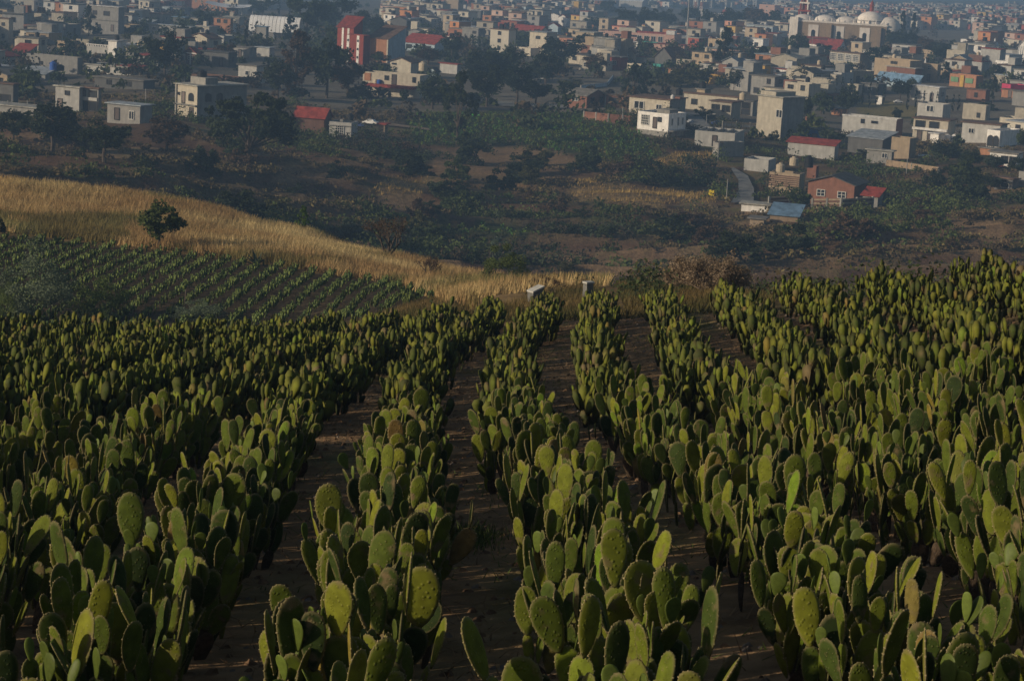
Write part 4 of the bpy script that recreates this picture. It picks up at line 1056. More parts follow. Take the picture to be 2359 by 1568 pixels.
yardwall('long banded yard wall under the brick house', [(1868, 494), (1935, 494), (2008, 490)], 36, posts=2)
yardwall('brick yard wall with white posts', [(1344, 276), (1400, 282), (1466, 288)], 19, ('brick', 'brick'), 1, 2)
yardwall('grey concrete panel wall with posts', [(1664, 302), (1790, 310)], 22, ('palegrey', 'tan'), 2, 4)
yardwall('grey rubble retaining wall', [(2040, 382), (2160, 400)], 14, ('stone', 'stone'), 1, 2)
yardwall('pink brick yard wall along the lane', [(425, 192), (505, 190), (590, 193)], 15, ('darkbrick', 'darkbrick'), 1, 3)
yardwall('pale blue painted lane wall', [(1338, 206), (1398, 200), (1412, 182)], 9, ('paleblue', 'paleblue'), 1, 2)
# ------------------------------------------------------------------ domed church
P = hit(1818, 112, 300); s = P[1]/FPX; az = math.atan2(P[0], P[1]); a = R(8)+az
ch = thing('church', 'long brown stone church with white domes and a red lantern', 'church', tuple(P), -a); USED.add(ch['label'])
ST_, WH = WALL['stone'], M('lime_wash', (.84,.78,.72), rough=.9, var=.1, scale=.5, stain=.25)
LW = 230*s/math.cos(R(8)); Hn = 66*s; Dn = 11
def cb(nm, x0, x1, y0, y1, z0, z1, m, par=ch):
    return obj(nm, MB().box(x0, x1, y0, y1, z0, z1).mesh(nm, m), par)
cb('nave_wall', 0, LW*.93, 0, Dn, -3, Hn*.94, ST_); cb('parapet', -.2, LW*.93+.2, -.15, Dn+.15, Hn*.94, Hn, WH)
cb('buttress', -.5, 2.6, -1.2, 2.4, -3, Hn*1.08, WH)
cb('buttress', LW*.37, LW*.40, -1.4, 0, -3, Hn*.9, ST_); cb('buttress', LW*.84, LW*.88, -1.2, 0, -3, Hn*.9, ST_)
cb('side_chapel', LW*.08, LW*.38, -3.2, 0, -3, Hn*.42, WALL['darkbrick']); cb('side_chapel_roof', LW*.075, LW*.385, -3.4, 0, Hn*.42, Hn*.46, ROOF['red'])
for q in (.22, .47, .72):
    f = cb('window_surround', LW*q-1.9, LW*q+1.9, -.2, 0, Hn*.28, Hn*.86, WH)
    n = 10; w = .75; z0 = Hn*.40; z1 = Hn*.62
    pts = [(LW*q-w, -.24, z0), (LW*q+w, -.24, z0)]+[(LW*q+w*math.cos(math.pi*i/n), -.24, z1+w*math.sin(math.pi*i/n)) for i in range(n+1)]
    obj('pane', MB().poly(pts).mesh('pane', GLASS), f)
def dome(nm, x, r, hgt, z0, seg_=24, y=Dn/2, par=ch, m=WH, drum=.0):
    pr_ = ([(r, 0), (r, drum)] if drum else [])+[(r*math.cos(t), drum+hgt*math.sin(t)) for t in np.linspace(0, math.pi/2, 9)]
    o = obj(nm, MB().lathe(pr_, seg_).mesh(nm, m, smooth=True), par, (x, y, z0)); return o
dome('dome', LW*.10, 3.8, 2.0, Hn); dome('dome', LW*.31, 4.0, 2.1, Hn); dome('dome', LW*.52, 4.0, 2.1, Hn)
big = dome('main_dome', LW*.755, 5.1, 3.5, Hn, 28, drum=1.0)
dr = MB().lathe([(5.2, .95), (5.2, 1.15), (5.1, 1.15)], 28).mesh('dome_band', ROOF['grey']); obj('dome_band', dr, big)
ln = MB().lathe([(.75, 4.2), (.75, 6.4), (1.0, 6.5), (1.0, 6.7), (.8, 6.8), (.55, 7.8), (.15, 8.2), (.12, 8.9), (0, 9.0)], 8).mesh('lantern', WALL['red']); lo = obj('lantern', ln, big)
obj('apse', MB().lathe([(5.0, -3), (5.0, Hn*.78)], 20, (LW*.93, Dn/2), 0, -math.pi/2, math.pi/2).mesh('apse', ST_), ch)
dome('apse_dome', LW*.93, 5.1, 5.2, Hn*.78, 24)
for i in range(13):
    if i in (1, 4, 7): continue
    x = LW*.93*(i+.5)/13
    obj('finial', MB().lathe([(.28, 0), (.2, .5), (.3, .6), (.05, 1.5), (0, 1.6)], 6).mesh('finial', WH), ch, (x, .1, Hn))
# bell tower of red and white tiers, cut by the photo's top edge
t = obj('bell_tower', MB().box(0, 4.4, 0, 4.4, -3, Hn*1.02).mesh('bell_tower', WH), ch, (1.0, Dn*.75, 0))
z = Hn*1.02; w = 4.2
for k in range(4):
    c = 2.2; hh = 3.2-.3*k
    for dx in (-1, 1):
        for dy in (-1, 1):
            px0 = c+dx*(w/2-.35); py0 = c+dy*(w/2-.35)
            obj('column', MB().lathe([(.36, z), (.36, z+hh*.8)], 8, (px0, py0)).mesh('column', WH if (dx > 0) != (dy > 0) else WALL['red']), t)
    obj('core', MB().box(c-w*.22, c+w*.22, c-w*.22, c+w*.22, z, z+hh*.8).mesh('core', WALL['red']), t)
    obj('cornice', MB().box(c-w/2-.15, c+w/2+.15, c-w/2-.15, c+w/2+.15, z+hh*.8, z+hh).mesh('cornice', WH if k % 2 else WALL['red']), t)
    z += hh; w *= .82
obj('spire', MB().lathe([(w*.5, z), (w*.3, z+1.5), (.1, z+3), (0, z+3.1)], 8, (2.2, 2.2)).mesh('spire', WALL['red']), t)
BUILT.append((P[0]+LW/2*math.cos(a), P[1]-LW/2*math.sin(a)+4, 26))
h = hs('low white parish wing with a red tiled roof', 1861, 1902, 1918, 120, 104, 'white', 'gable', 'red', [('f',.7,.45,1.3,2.0,'plain')], axis='x', rise=1.4)
hs('steep red gabled hall beside the white wing', 1898, 1930, 1948, 124, 114, 'white', 'gable', 'red', None, axis='x', rise=3.2)
hs('red roofed white building at the church apse', 1990, 2012, 2018, 118, 106, 'white', 'slab', 'red', None)

# ------------------------------------------------------------------ twin towered chapel behind the trees
P = hit(1600, 40, 400); s = P[1]/FPX
cp = thing('chapel', 'distant white and red chapel with twin bell towers and a red dome', 'chapel', tuple(P), -.1); USED.add(cp['label'])
for x in (0, 13*s):
    t = obj('bell_tower', MB().box(-4*s, 4*s, -4*s, 4*s, -3, 18*s).mesh('bell_tower', WH), cp, (x, 0, 0))
    z = 18*s
    for k in range(2):
        w = (3.6-k)*s
        obj('tier', MB().box(-w, w, -w, w, z, z+7*s).mesh('tier', WALL['pink'] if k else WH), t)
        for q in (-.5, .5): obj('opening', MB().box(q*w-.2*w, q*w+.2*w, -w-.05, -w, z+1*s, z+5*s).mesh('opening', WALL['red']), t)
        obj('cornice', MB().box(-w-.3, w+.3, -w-.3, w+.3, z+7*s, z+8*s).mesh('cornice', WALL['red']), t); z += 8*s
    obj('spire', MB().lathe([(2.6*s, z), (2*s, z+2*s), (.3*s, z+5*s), (0, z+6*s)], 8).mesh('spire', WH), t)
obj('nave', MB().box(8*s, 66*s, 6*s, 22*s, -3, 9*s).mesh('nave', WALL['cream']), cp)
for i in range(12): obj('battlement', MB().box((12+i*4.5)*s, (14+i*4.5)*s, 5.8*s, 6.4*s, 9*s, 11*s).mesh('battlement', WH), cp)
d = obj('dome', MB().lathe([(8*s*math.cos(t), 9*s+12*s*math.sin(t)) for t in np.linspace(0, math.pi/2, 7)], 16).mesh('dome', WALL['red'], smooth=True), cp, (68*s, 14*s, 0))
obj('lantern', MB().lathe([(1.4*s, 20*s), (1.4*s, 25*s), (.3*s, 28*s), (0, 29*s)], 8).mesh('lantern', WH), d)
# ------------------------------------------------------------------ pale blue domed chapel on the right
P = hit(2288, 122, 300); s = P[1]/FPX
cp = thing('chapel', 'small chapel with a ribbed pale blue dome and lantern', 'chapel', tuple(P), -.3); USED.add(cp['label'])
obj('nave', MB().box(-11*s, 11*s, -4*s, 16*s, -3, 14*s).mesh('nave', WALL['palegrey']), cp)
d = obj('dome', MB().lathe([(9*s, 14*s), (9*s, 17*s)]+[(9*s*math.cos(t), 17*s+9*s*math.sin(t)) for t in np.linspace(.1, math.pi/2, 7)], 16).mesh('dome', WALL['paleblue'], smooth=True), cp, (0, 5*s, 0))
obj('lantern', MB().lathe([(1.6*s, 25*s), (1.6*s, 29*s), (.3*s, 33*s), (0, 34*s)], 8).mesh('lantern', WALL['white']), d)
# ------------------------------------------------------------------ white lattice bell gable
P = hit(2128, 178, 300); s = P[1]/FPX
cp = thing('bell_tower', 'slender white openwork tower behind the tall beige house', 'tower', tuple(P), -.3); USED.add(cp['label'])
obj('shaft', MB().box(-5*s, 5*s, -3*s, 3*s, -2, 14*s).mesh('shaft', WALL['white']), cp)
for x in (-4, 0, 4): obj('pillar', MB().box((x-1)*s, (x+1)*s, -1.5*s, 1.5*s, 14*s, 26*s).mesh('pillar', WALL['white']), cp)
obj('cap', MB().lathe([(6*s, 26*s), (6*s, 28*s), (3*s, 31*s), (1*s, 40*s), (0, 43*s)], 8).mesh('cap', WALL['white']), cp)
# ------------------------------------------------------------------ white arched hall and big canopy
def vault(label, x0, x1, yb, yt, dpx, ymin, mat, yaw, nseg=12, rise=.45, name='arched_hall', cat='hall', cols=True):
    P = hit(x0, yb, ymin); s = P[1]/FPX
    r0 = thing(name, label, cat, tuple(P), -R(yaw)); USED.add(label)
    W = (x1-x0)*s/math.cos(R(yaw)); Hh = (yb-yt)*s; D = dpx*s
    for q in range(nseg):      # ribbed roof panels, each its own piece
        b = MB(); xa, xb = W*q/nseg, W*(q+1)/nseg-.12; m = 12; pts = []
        for i in range(m+1):
            t = math.pi*i/m; pts.append((D/2-D/2*math.cos(t), Hh*(1-rise)+Hh*rise*math.sin(t)))
        for i in range(m):
            (y0, z0), (y1, z1) = pts[i], pts[i+1]
            b.poly([(xa, y0, z0), (xb, y0, z0), (xb, y1, z1), (xa, y1, z1)])
            b.poly([(xa, y1, z1-.15), (xb, y1, z1-.15), (xb, y0, z0-.15), (xa, y0, z0-.15)])
        obj('roof_panel', b.mesh('roof_panel', mat, smooth=True), r0)
    for i in range(5):
        for y in (0, D): obj('column', MB().box(W*i/4-.2, W*i/4+.2, y-.2, y+.2, -2, Hh*(1-rise)).mesh('column', ROOF['metal']), r0)
    return r0, W, D, Hh
SH = M('hall_roof_white', (.86,.87,.90), rough=.45, var=.06, rand=.08)
r0, W, D, Hh = vault('large white ribbed barrel roof hall behind the left trees', 572, 690, 86, 36, 34, 300, SH, 10, 13, .7)
obj('back_wall', MB().box(0, W, D-.3, D, -2, Hh*.5).mesh('back_wall', WALL['grey']), r0); BUILT.append((hit(630, 84, 300)[0], hit(630, 84, 300)[1], 22))
P = hit(470, 36, 300); s = P[1]/FPX
r0 = thing('canopy', 'wide pale curved canopy roof on tall columns at the top edge', 'canopy', tuple(P), R(-2)); USED.add(r0['label'])
b = MB(); n = 16; W = 122*s
for j in range(4):
    for i in range(n):
        f = lambda i_, j_: (W*i_/n, 6*j_, 20*s+(9*s)*((2*i_/n-1)**2)*(1-.2*j_)+5*s*math.sin(math.pi*j_/4))
        b.poly([f(i, j), f(i+1, j), f(i+1, j+1), f(i, j+1)])
obj('roof_sheet', b.mesh('roof_sheet', SH, smooth=True), r0)
for i in range(5): obj('column', MB().tube([(W*(.1+.2*i), 2, -3), (W*(.1+.2*i), 2, 22*s)], .25, 8).mesh('column', STEEL), r0)
r0, W, D, Hh = vault('small white round topped tent roof near the mast', 1624, 1652, 104, 86, 22, 400, SH, 0, 5, .7, 'tent_roof', 'tent')
# two white domes among the tanks on the right
for i, (x, lab) in enumerate(((2181, 'left of the twin white dome roofs below the gallery house'), (2198, 'right of the twin white dome roofs below the gallery house'))):
    P = hit(x, 326, 250); s = P[1]/FPX
    o = obj('dome_roof', MB().lathe([(8*s, -1), (8*s, 9*s)]+[(8*s*math.cos(t), 9*s+8*s*math.sin(t)) for t in np.linspace(.1, math.pi/2, 8)], 18).mesh('dome_roof', WALL['white'], smooth=True), None, tuple(P))
    tag(o, lab, 'dome', 'twin white dome roofs'); USED.add(lab)
# greenhouse tunnel
P = hit(2115, 360, 250); s = P[1]/FPX
g = thing('greenhouse', 'small pale plastic tunnel greenhouse among the right hand trees', 'greenhouse', tuple(P), -.4); USED.add(g['label'])
obj('cover', MB().lathe([(5*s, 0), (5*s, 30*s)], 14, (0, 0), 0, 0, math.pi).mesh('cover', SH, smooth=True), g, (0, 0, 0), (R(90), 0, R(90)))
# yellow sign board on the golden terrace
P = hit(1637, 455, 230)
g = thing('warning_board', 'small bright yellow board standing on the golden grass terrace', 'sign', tuple(P), -.2); USED.add(g['label'])
YEL = M('yellow_paint', (.72,.55,.03), rough=.5, var=.05)
obj('board', MB().box(-.42, .42, -.05, .05, .15, 1.15).mesh('board', YEL), g)
for x in (-.3, .3): obj('leg', MB().box(x-.04, x+.04, -.03, .03, -.3, .15).mesh('leg', FRAMED), g)

# ------------------------------------------------------------------ poles, mast, lamps
def pole(label, px, yb, hpx, ymin=200, arm=0, r=.09, name='utility_pole', cat='pole', cross=True):
    P = hit(px, yb, ymin); s = P[1]/FPX; g = thing(name, label, cat, tuple(P)); USED.add(label)
    hh = hpx*s
    obj('pole', MB().tube([(0, 0, -1), (0, 0, hh)], [r, r*.7], 8).mesh('pole', STEEL), g)
    if arm:
        obj('arm', MB().tube([(0, 0, hh*.93), (arm*.6, 0, hh*1.03), (arm, 0, hh*1.04)], .05, 6).mesh('arm', STEEL), g)
        obj('lamp_head', MB().box(arm-.1 if arm > 0 else arm-.5, arm+.5 if arm > 0 else arm+.1, -.12, .12, hh*1.03, hh*1.03+.14).mesh('lamp_head', FRAMEW), g)
    elif cross: obj('crossarm', MB().box(-.8, .8, -.05, .05, hh-.5, hh-.38).mesh('crossarm', BARK), g)
    return g
pole('tall thin radio mast rising past the top edge', 1580, 108, 175, 400, r=.28, name='radio_mast', cat='mast', cross=False)
pole('thin pole beside the paved ramp', 1672, 470, 58, cross=False)
pole('pole before the roofless block walls', 1653, 372, 50)
pole('pole in front of the brick fence', 1343, 268, 42, cross=False)
pole('pole beside the raw brick room', 1432, 288, 38, cross=False)
pole('street lamp above the lane trees', 1222, 216, 34, arm=2.2, name='street_lamp', cat='street lamp')
pole('street lamp by the beige house yard', 1626, 290, 26, arm=1.2, name='street_lamp', cat='street lamp')
pole('tall lamp in front of the church', 1868, 128, 46, 400, name='street_lamp', cat='street lamp', cross=False)
pole('pole by the playing field', 2002, 250, 60, 300, cross=False)
pole('pole behind the school roofs', 1125, 98, 45, 300); pole('pole right of the grey tarp house', 1109, 108, 28, 300, cross=False)
pole('pole at the blue shed', 1887, 318, 28); pole('pole below the tall yard wall', 2087, 400, 34, cross=False)
pole('pole near the two-storey grey house', 2123, 262, 50, 300); pole('white lamp post left of the white villa', 1692, 118, 58, 400, name='street_lamp', cat='street lamp', cross=False)
pole('pole beside the left edge roof slab', 18, 262, 30); pole('second pole on the left edge roof slab', 63, 262, 30, cross=False)
pole('pole under the arched window house', 335, 245, 40); pole('pole beside the small pale house', 885, 312, 34, cross=False)

# ------------------------------------------------------------------ cars
def car(label, px, py, Lpx, col, yaw, roofcol=None, beetle=False, ymin=200):
    P = hit(px, py, ymin); s = P[1]/FPX; L = Lpx*s; k = L/4.0
    g = thing('parked_car', label, 'car', (P[0], P[1], P[2]+.02), R(yaw)); USED.add(label)
    m = M('car_paint_'+label[:5].strip().replace(' ', '_'), col, rough=.35, var=.03, spec=.5); TY = M('tyre', (.02,.02,.02), rough=.9)
    if beetle: prof = [(-2, .45), (-1.95, .75), (-1.3, 1.0), (-.8, 1.4), (-.1, 1.5), (.5, 1.35), (1.0, .98), (1.6, .85), (2, .6), (2, .4)]
    else: prof = [(-2, .4), (-2, .85), (-1.3, .95), (-.85, 1.38), (.6, 1.42), (1.15, .98), (1.9, .85), (2.05, .6), (2.05, .4)]
    b = MB(); w = .8; n = len(prof)
    for y, sc in ((-w, .0), (-w*.86, 1), (w*.86, 1), (w, 0)):
        for x, z in prof: b.V.append((x*k, y*k*(1 if z < .97 else .84), z*k))
    for q in (0, 1, 2):
        for i in range(n):
            j = (i+1) % n; b.F.append((q*n+i, q*n+j, (q+1)*n+j, (q+1)*n+i)); b.I.append(0)
    b.F.append(tuple(range(n))); b.F.append(tuple(range(3*n, 4*n))[::-1]); b.I += [0, 0]
    obj('body', b.mesh('body', m), g)
    for y in (-1, 1):
        obj('window', MB().box(-.75*k, .7*k, (y*w*.85-.02)*k, (y*w*.85+.02)*k, 1.0*k, 1.3*k).mesh('window', GLASS), g)
        for x in (-1.25, 1.3):
            obj('wheel', MB().lathe([(0, -.1*k), (.32*k, -.1*k), (.32*k, .1*k), (0, .1*k)], 12).mesh('wheel', TY), g, (x*k, y*w*.92*k, .32*k), (R(90), 0, 0))
    obj('windscreen', MB().poly([(.62*k, -.6*k, 1.38*k), (.62*k, .6*k, 1.38*k), (1.17*k, .62*k, 1.02*k), (1.17*k, -.62*k, 1.02*k)]).mesh('windscreen', GLASS), g)
    if roofcol: obj('door', MB().box(-.9*k, .7*k, (-w-.02)*k, (-w)*k, .45*k, .93*k).mesh('door', WALL[roofcol]), g)
    return g
car('white and red saloon car parked on the dirt track', 853, 288, 36, (.7,.7,.7), 160, 'red')
car('dark blue car beside the small pale house', 828, 293, 26, (.04,.07,.22), 170)
car('bright green beetle shaped car on the terrace', 1096, 270, 26, (.10,.55,.06), -20, beetle=True)
car('silver car parked beside the cream house', 1590, 284, 22, (.4,.42,.45), 60)
car('dark car under the beige house yard lamp', 1655, 290, 34, (.05,.06,.08), 5)
car('white van on the street behind the playing field', 2068, 238, 20, (.7,.7,.7), 10)

# ------------------------------------------------------------------ two stone gate pillars at the end of the near field
GST = M('pillar_stone', (.17,.17,.165), rough=.9, var=.3, scale=5, bump=.5, bscale=12, stain=.3)
GTOP = M('pillar_top_lit', (.45,.45,.43), rough=.9, var=.15, scale=5)  # paler tone for the pillar tops, sunlight put into the colour
for lab, px_, py_, w, d_, hh, tilt in (('left concrete gate pillar with a slanted sunlit top, end of the rows', 1238, 702, 30, 30, 40, 1), ('right concrete gate pillar with a rounded cap, end of the rows', 1357, 694, 20, 20, 42, 0)):
    P = hit(px_, py_, 55.5); s = P[1]/FPX
    g = thing('gate_pillar', lab, 'pillar', tuple(P), R(38)); USED.add(lab); W = w*s; Hh = hh*s
    m = MB().box(-W/2, W/2, 0, d_*s*.7, -.4, Hh)
    if tilt: m.V = [(v[0], v[1], v[2]-(.28*Hh if v[2] > 0 and v[0] < 0 else 0)) for v in m.V]
    obj('shaft', m.mesh('shaft', GST), g)
    m = MB().box(-W/2-.02, W/2+.02, -.02, d_*s*.7+.02, Hh, Hh+.05)
    if tilt: m.V = [(v[0], v[1], v[2]-(.28*Hh if v[0] < 0 else 0)) for v in m.V]
    obj('cap', m.mesh('cap', GTOP), g)
# fence stakes in the far field rim
WOODP = M('weathered_post', (.16,.13,.10), rough=.95, var=.3, scale=10)
for i, (x, y, hh) in enumerate(((1903, 655, 34), (425, 715, 50))):
    P = hit(x, y, 30 if i == 0 else 56); s = P[1]/FPX
    o = obj('stake', MB().tube([(0, 0, -.3), (.02, 0, hh*s*.5), (.03, .02, hh*s)], [.035, .03, .022], 6).mesh('stake', WOODP), None, tuple(P))
    lab = ('thin wooden stake at the right crest of the near field', 'thin brown stake beside the young nopal rows')[i]; tag(o, lab, 'stake'); USED.add(lab)

RECTS += [(1800, 0, 2045, 112, 820), (555, 26, 700, 96, 1100), (462, 0, 596, 40, 900), (1585, 0, 1680, 45, 1200), (1622, 84, 1655, 106, 880), (2276, 88, 2302, 122, 850), (2118, 130, 2142, 178, 700)]
# ------------------------------------------------------------------ foliage
LF = {k: M('leaves_'+k, c, rough=.9, var=.35, scale=1.5, rand=.22, trans=.3, attr=False, spec=.1) for k, c in dict(
    dark=(.045,.06,.03), green=(.075,.10,.035), olive=(.10,.10,.04), brown=(.105,.07,.045), conifer=(.026,.042,.028), bright=(.10,.17,.03),
    feather=(.16,.20,.13), fern=(.13,.17,.055), dry=(.34,.26,.18), blue=(.10,.13,.085)).items()}
LV = M('undergrowth_leaves', attr=True, rough=.95, var=.3, scale=.8, rand=0, trans=.2, spec=.05)
DG = M('dry_grass_blades', attr=True, rough=.95, var=.3, scale=.5, rand=0, trans=.3, spec=.05)
def quads(Cn, size, rg, up=.0, asp=.55):
    n = len(Cn)
    a = rg.normal(size=(n, 3)); a /= np.linalg.norm(a, axis=1)[:, None]
    a[:, 2] += up; a /= np.linalg.norm(a, axis=1)[:, None]
    b = np.cross(a, rg.normal(size=(n, 3))); b /= np.linalg.norm(b, axis=1)[:, None]
    s = np.broadcast_to(np.asarray(size, float), (n,))[:, None]
    a = a*s*.5; b = b*s*.5*asp
    V = np.stack([Cn-a, Cn+b, Cn+a, Cn-b], 1).reshape(-1, 3)
    F = np.arange(n*4).reshape(n, 4); return V, F
def crown(kind, seed):
    """unit tree: height 1, width 1; returns leaf centres, leaf size, trunk builder"""
    rg = np.random.default_rng(seed); cl = []; b = MB()
    if kind == 'round':
        for i in range(34):
            d = rg.normal(size=3); d /= np.linalg.norm(d); r = rg.uniform(.45, 1)
            cl.append((d[0]*.40*r, d[1]*.40*r, .60+d[2]*.33*r, rg.uniform(.08, .15)))
        th = .34
    elif kind == 'tall':
        for i in range(34):
            z = rg.uniform(.22, .97); w = .42*math.sin(math.pi*min(1, (z-.08)/.95)**.8)**.8; t = rg.uniform(0, 6.28); r = rg.uniform(.2, 1)*w
            cl.append((r*math.cos(t), r*math.sin(t), z, rg.uniform(.06, .11)))
        th = .3
    elif kind == 'cone':
        for i in range(44):
            z = rg.uniform(.12, .97); w = .46*(1-z)**.75+.03; t = rg.uniform(0, 6.28); r = rg.uniform(.3, 1)*w
            cl.append((r*math.cos(t), r*math.sin(t), z, .05+.07*(1-z)))
        th = .2
    elif kind == 'cypress':
        for i in range(40):
            z = rg.uniform(.06, .97); w = .34*math.sin(math.pi*min(1, z*.9+.08))**.6; t = rg.uniform(0, 6.28); r = rg.uniform(.1, .8)*w
            cl.append((r*math.cos(t), r*math.sin(t), z, .05))
        th = .1
    elif kind == 'pepper':
        for i in range(60):
            t = rg.uniform(0, 6.28); r = .46*math.sqrt(rg.uniform(.05, 1)); top = .97-.9*r*r*1.3+rg.uniform(-.06, .02)
            z = rg.uniform(max(.12, top-.35), top)
            cl.append((r*math.cos(t), r*math.sin(t), z, rg.uniform(.06, .12)))
        th = .3
    elif kind in ('bush', 'finebush'):
        for i in range(26):
            t = rg.uniform(0, 6.28); r = .42*math.sqrt(rg.uniform(0, 1)); z = rg.uniform(.1, 1)*math.sqrt(max(.05, 1-(r/.5)**2))*.88
            cl.append((r*math.cos(t), r*math.sin(t), z, rg.uniform(.10, .17)))
        th = .1
    n = {'round': 80, 'tall': 70, 'cone': 60, 'cypress': 40, 'pepper': 62, 'bush': 80, 'finebush': 260}[kind]
    Cn = []
    for x, y, z, r in cl:
        p = rg.normal(size=(n, 3)); p /= np.linalg.norm(p, axis=1)[:, None]; p *= (rg.random((n, 1))**.4)*r
        Cn.append(p*[1, 1, .8]+[x, y, z])
    Cn = np.concatenate(Cn); Cn = Cn[Cn[:, 2] > .02]
    size = {'round': .062, 'tall': .055, 'cone': .055, 'cypress': .07, 'pepper': .055, 'bush': .08, 'finebush': .030}[kind]
    V, F = quads(Cn, size*rg.uniform(.6, 1.4, len(Cn)), rg, up=-.8 if kind == 'pepper' else .3)
    b.tube([(0, 0, -.06), (.01, 0, th*.5), (0, .01, th), (0, 0, .55)], [.032, .024, .02, .012], 6)
    for x, y, z, r in cl[::5]: b.tube([(0, 0, th*.9), (x*.5, y*.5, (th+z)/2), (x*.9, y*.9, z)], [.015, .009, .004], 4, caps=False)
    return V, F, b
CR_ = {}
for kind in ('round', 'tall', 'cone', 'cypress', 'pepper', 'bush', 'finebush'):
    for v in range(3):
        V, F, b = crown(kind, 100+v+hash(kind[0]+kind[-1]) % 1 + len(kind)*10); CR_[kind, v] = (V, F, b.mesh('trunk', BARK))
CM = {}
def treeobj(kind, v, mat):
    key = (kind, v, mat)
    if key not in CM: CM[key] = npmesh('crown', CR_[kind, v][0], CR_[kind, v][1], [LF[mat]])
    return CM[key], CR_[kind, v][2]
TREES = []
NAMES = {'round': 'broadleaf_tree', 'tall': 'broadleaf_tree', 'cone': 'conifer_tree', 'cypress': 'cypress_tree', 'pepper': 'pepper_tree', 'bush': 'bush', 'finebush': 'bush'}
CAT = {'bush': 'bush', 'finebush': 'bush'}
def tree(label, px, yb, wpx, hpx, kind='round', mat='dark', ymin=185, full=False, group=None, P=None, v=None):
    if P is None: P = hit(px, yb, ymin)
    s = P[1]/FPX; v = rnd.randrange(3) if v is None else v
    lab = label if full else uniq(label, px, yb)
    USED.add(lab)
    g = thing(NAMES[kind], lab, CAT.get(kind, 'tree'), (P[0], P[1], P[2]-.1), rnd.uniform(0, 6.28), group)
    wpx *= 1.22 if kind != 'finebush' else 1.1; hpx *= 1.35 if 'bush' in kind else 1.08; g.scale = (wpx*s, wpx*s, hpx*s)
    c, t = treeobj(kind, v, mat); obj('crown', c, g)
    if 'bush' not in kind: obj('trunk', t, g)
    TREES.append((P[0], P[1], wpx*s*.5))
    return g
G1 = 'trees growing among the houses'
T = tree
T('huge drooping dark tree', 572, 392, 182, 175, 'pepper', 'dark'); T('dark round tree', 378, 182, 95, 108, 'round', 'dark'); T('dark scruffy tree', 120, 352, 150, 120, 'round', 'dark')
T('low dark tree', 30, 330, 90, 80, 'round', 'dark'); T('dark tree', 240, 372, 130, 95, 'round', 'dark'); T('brownish thin tree', 385, 352, 110, 85, 'round', 'brown')
T('dark leafy tree', 60, 218, 84, 62, 'round', 'green'); T('reddish dark tree', 94, 84, 60, 62, 'cone', 'brown'); T('tall dark tree', 204, 84, 36, 66, 'tall', 'dark')
T('dark tree', 12, 46, 50, 44, 'round', 'dark'); T('thin conifer', 566, 124, 22, 60, 'cypress', 'conifer'); T('dark tree', 470, 72, 60, 50, 'round', 'dark')
T('dark tree', 520, 150, 60, 50, 'round', 'brown'); T('dark tree', 310, 110, 60, 34, 'round', 'olive'); T('small dark tree', 430, 96, 70, 40, 'round', 'dark')
T('dark blue green conifer', 668, 98, 46, 58, 'cone', 'conifer'); T('tall brown and green tree', 680, 222, 100, 140, 'tall', 'brown'); T('big dark tree', 752, 226, 110, 130, 'round', 'dark')
T('dark tree', 640, 228, 84, 90, 'round', 'dark'); T('dark tree', 800, 224, 80, 84, 'round', 'brown'); T('green leafy tree', 770, 128, 60, 66, 'round', 'green')
T('big dark wooded crown', 706, 92, 100, 106, 'round', 'dark', 300); T('big dark crown', 770, 78, 100, 86, 'round', 'conifer', 300); T('dark crown', 832, 84, 84, 60, 'round', 'dark', 300); T('dark crown', 868, 92, 64, 50, 'round', 'dark', 300)
T('thin dark cypress', 642, 38, 12, 46, 'cypress', 'conifer', 400); T('thin dark cypress', 668, 34, 12, 44, 'cypress', 'conifer', 400); T('dark crown', 604, 40, 60, 44, 'round', 'dark', 400)
T('yellowish green bush tree', 830, 226, 56, 32, 'bush', 'olive'); T('dark leafy tree', 872, 152, 50, 34, 'round', 'green')
T('tall dark tree', 1052, 336, 96, 156, 'tall', 'dark'); T('dark tree', 996, 252, 90, 78, 'round', 'dark'); T('dark tree', 1120, 246, 96, 96, 'round', 'dark'); T('dark tree', 1190, 236, 90, 90, 'round', 'conifer')
T('round dark tree', 1234, 242, 76, 56, 'round', 'dark'); T('dark tree', 1255, 200, 80, 80, 'round', 'dark'); T('dark tree', 1160, 190, 90, 80, 'round', 'dark', 300); T('dark tree', 1040, 140, 56, 64, 'round', 'dark', 300)
T('bluish dark tree', 1108, 190, 90, 74, 'round', 'dark', 300); T('dark tree', 985, 150, 60, 40, 'round', 'brown', 300); T('dark tree', 1290, 152, 110, 66, 'round', 'dark', 300); T('dark tree', 1235, 118, 70, 44, 'round', 'dark', 300)
T('dark tree', 1350, 130, 84, 52, 'round', 'dark', 300); T('dark tree', 1410, 128, 70, 36, 'round', 'dark', 300); T('brown bare crowned tree', 1368, 178, 60, 54, 'round', 'brown', 300); T('leafy tree', 1312, 204, 50, 24, 'bush', 'olive')
T('dense dark conifer', 1458, 230, 60, 76, 'cone', 'conifer'); T('dense dark conifer', 1488, 228, 50, 60, 'cone', 'conifer'); T('dark tree', 1488, 130, 46, 34, 'round', 'dark', 300)
T('tall dark columnar tree', 1664, 166, 56, 96, 'tall', 'conifer', 300); T('leafy tree', 1608, 112, 38, 34, 'round', 'dark', 300); T('dark pine', 1754, 160, 58, 50, 'cone', 'conifer', 300)
T('big dark tree', 1440, 76, 60, 56, 'round', 'dark', 400); T('big dark tree', 1490, 78, 66, 60, 'round', 'dark', 400); T('dark tree', 1532, 74, 54, 50, 'round', 'dark', 400); T('dark tree', 1640, 84, 74, 60, 'round', 'dark', 400)
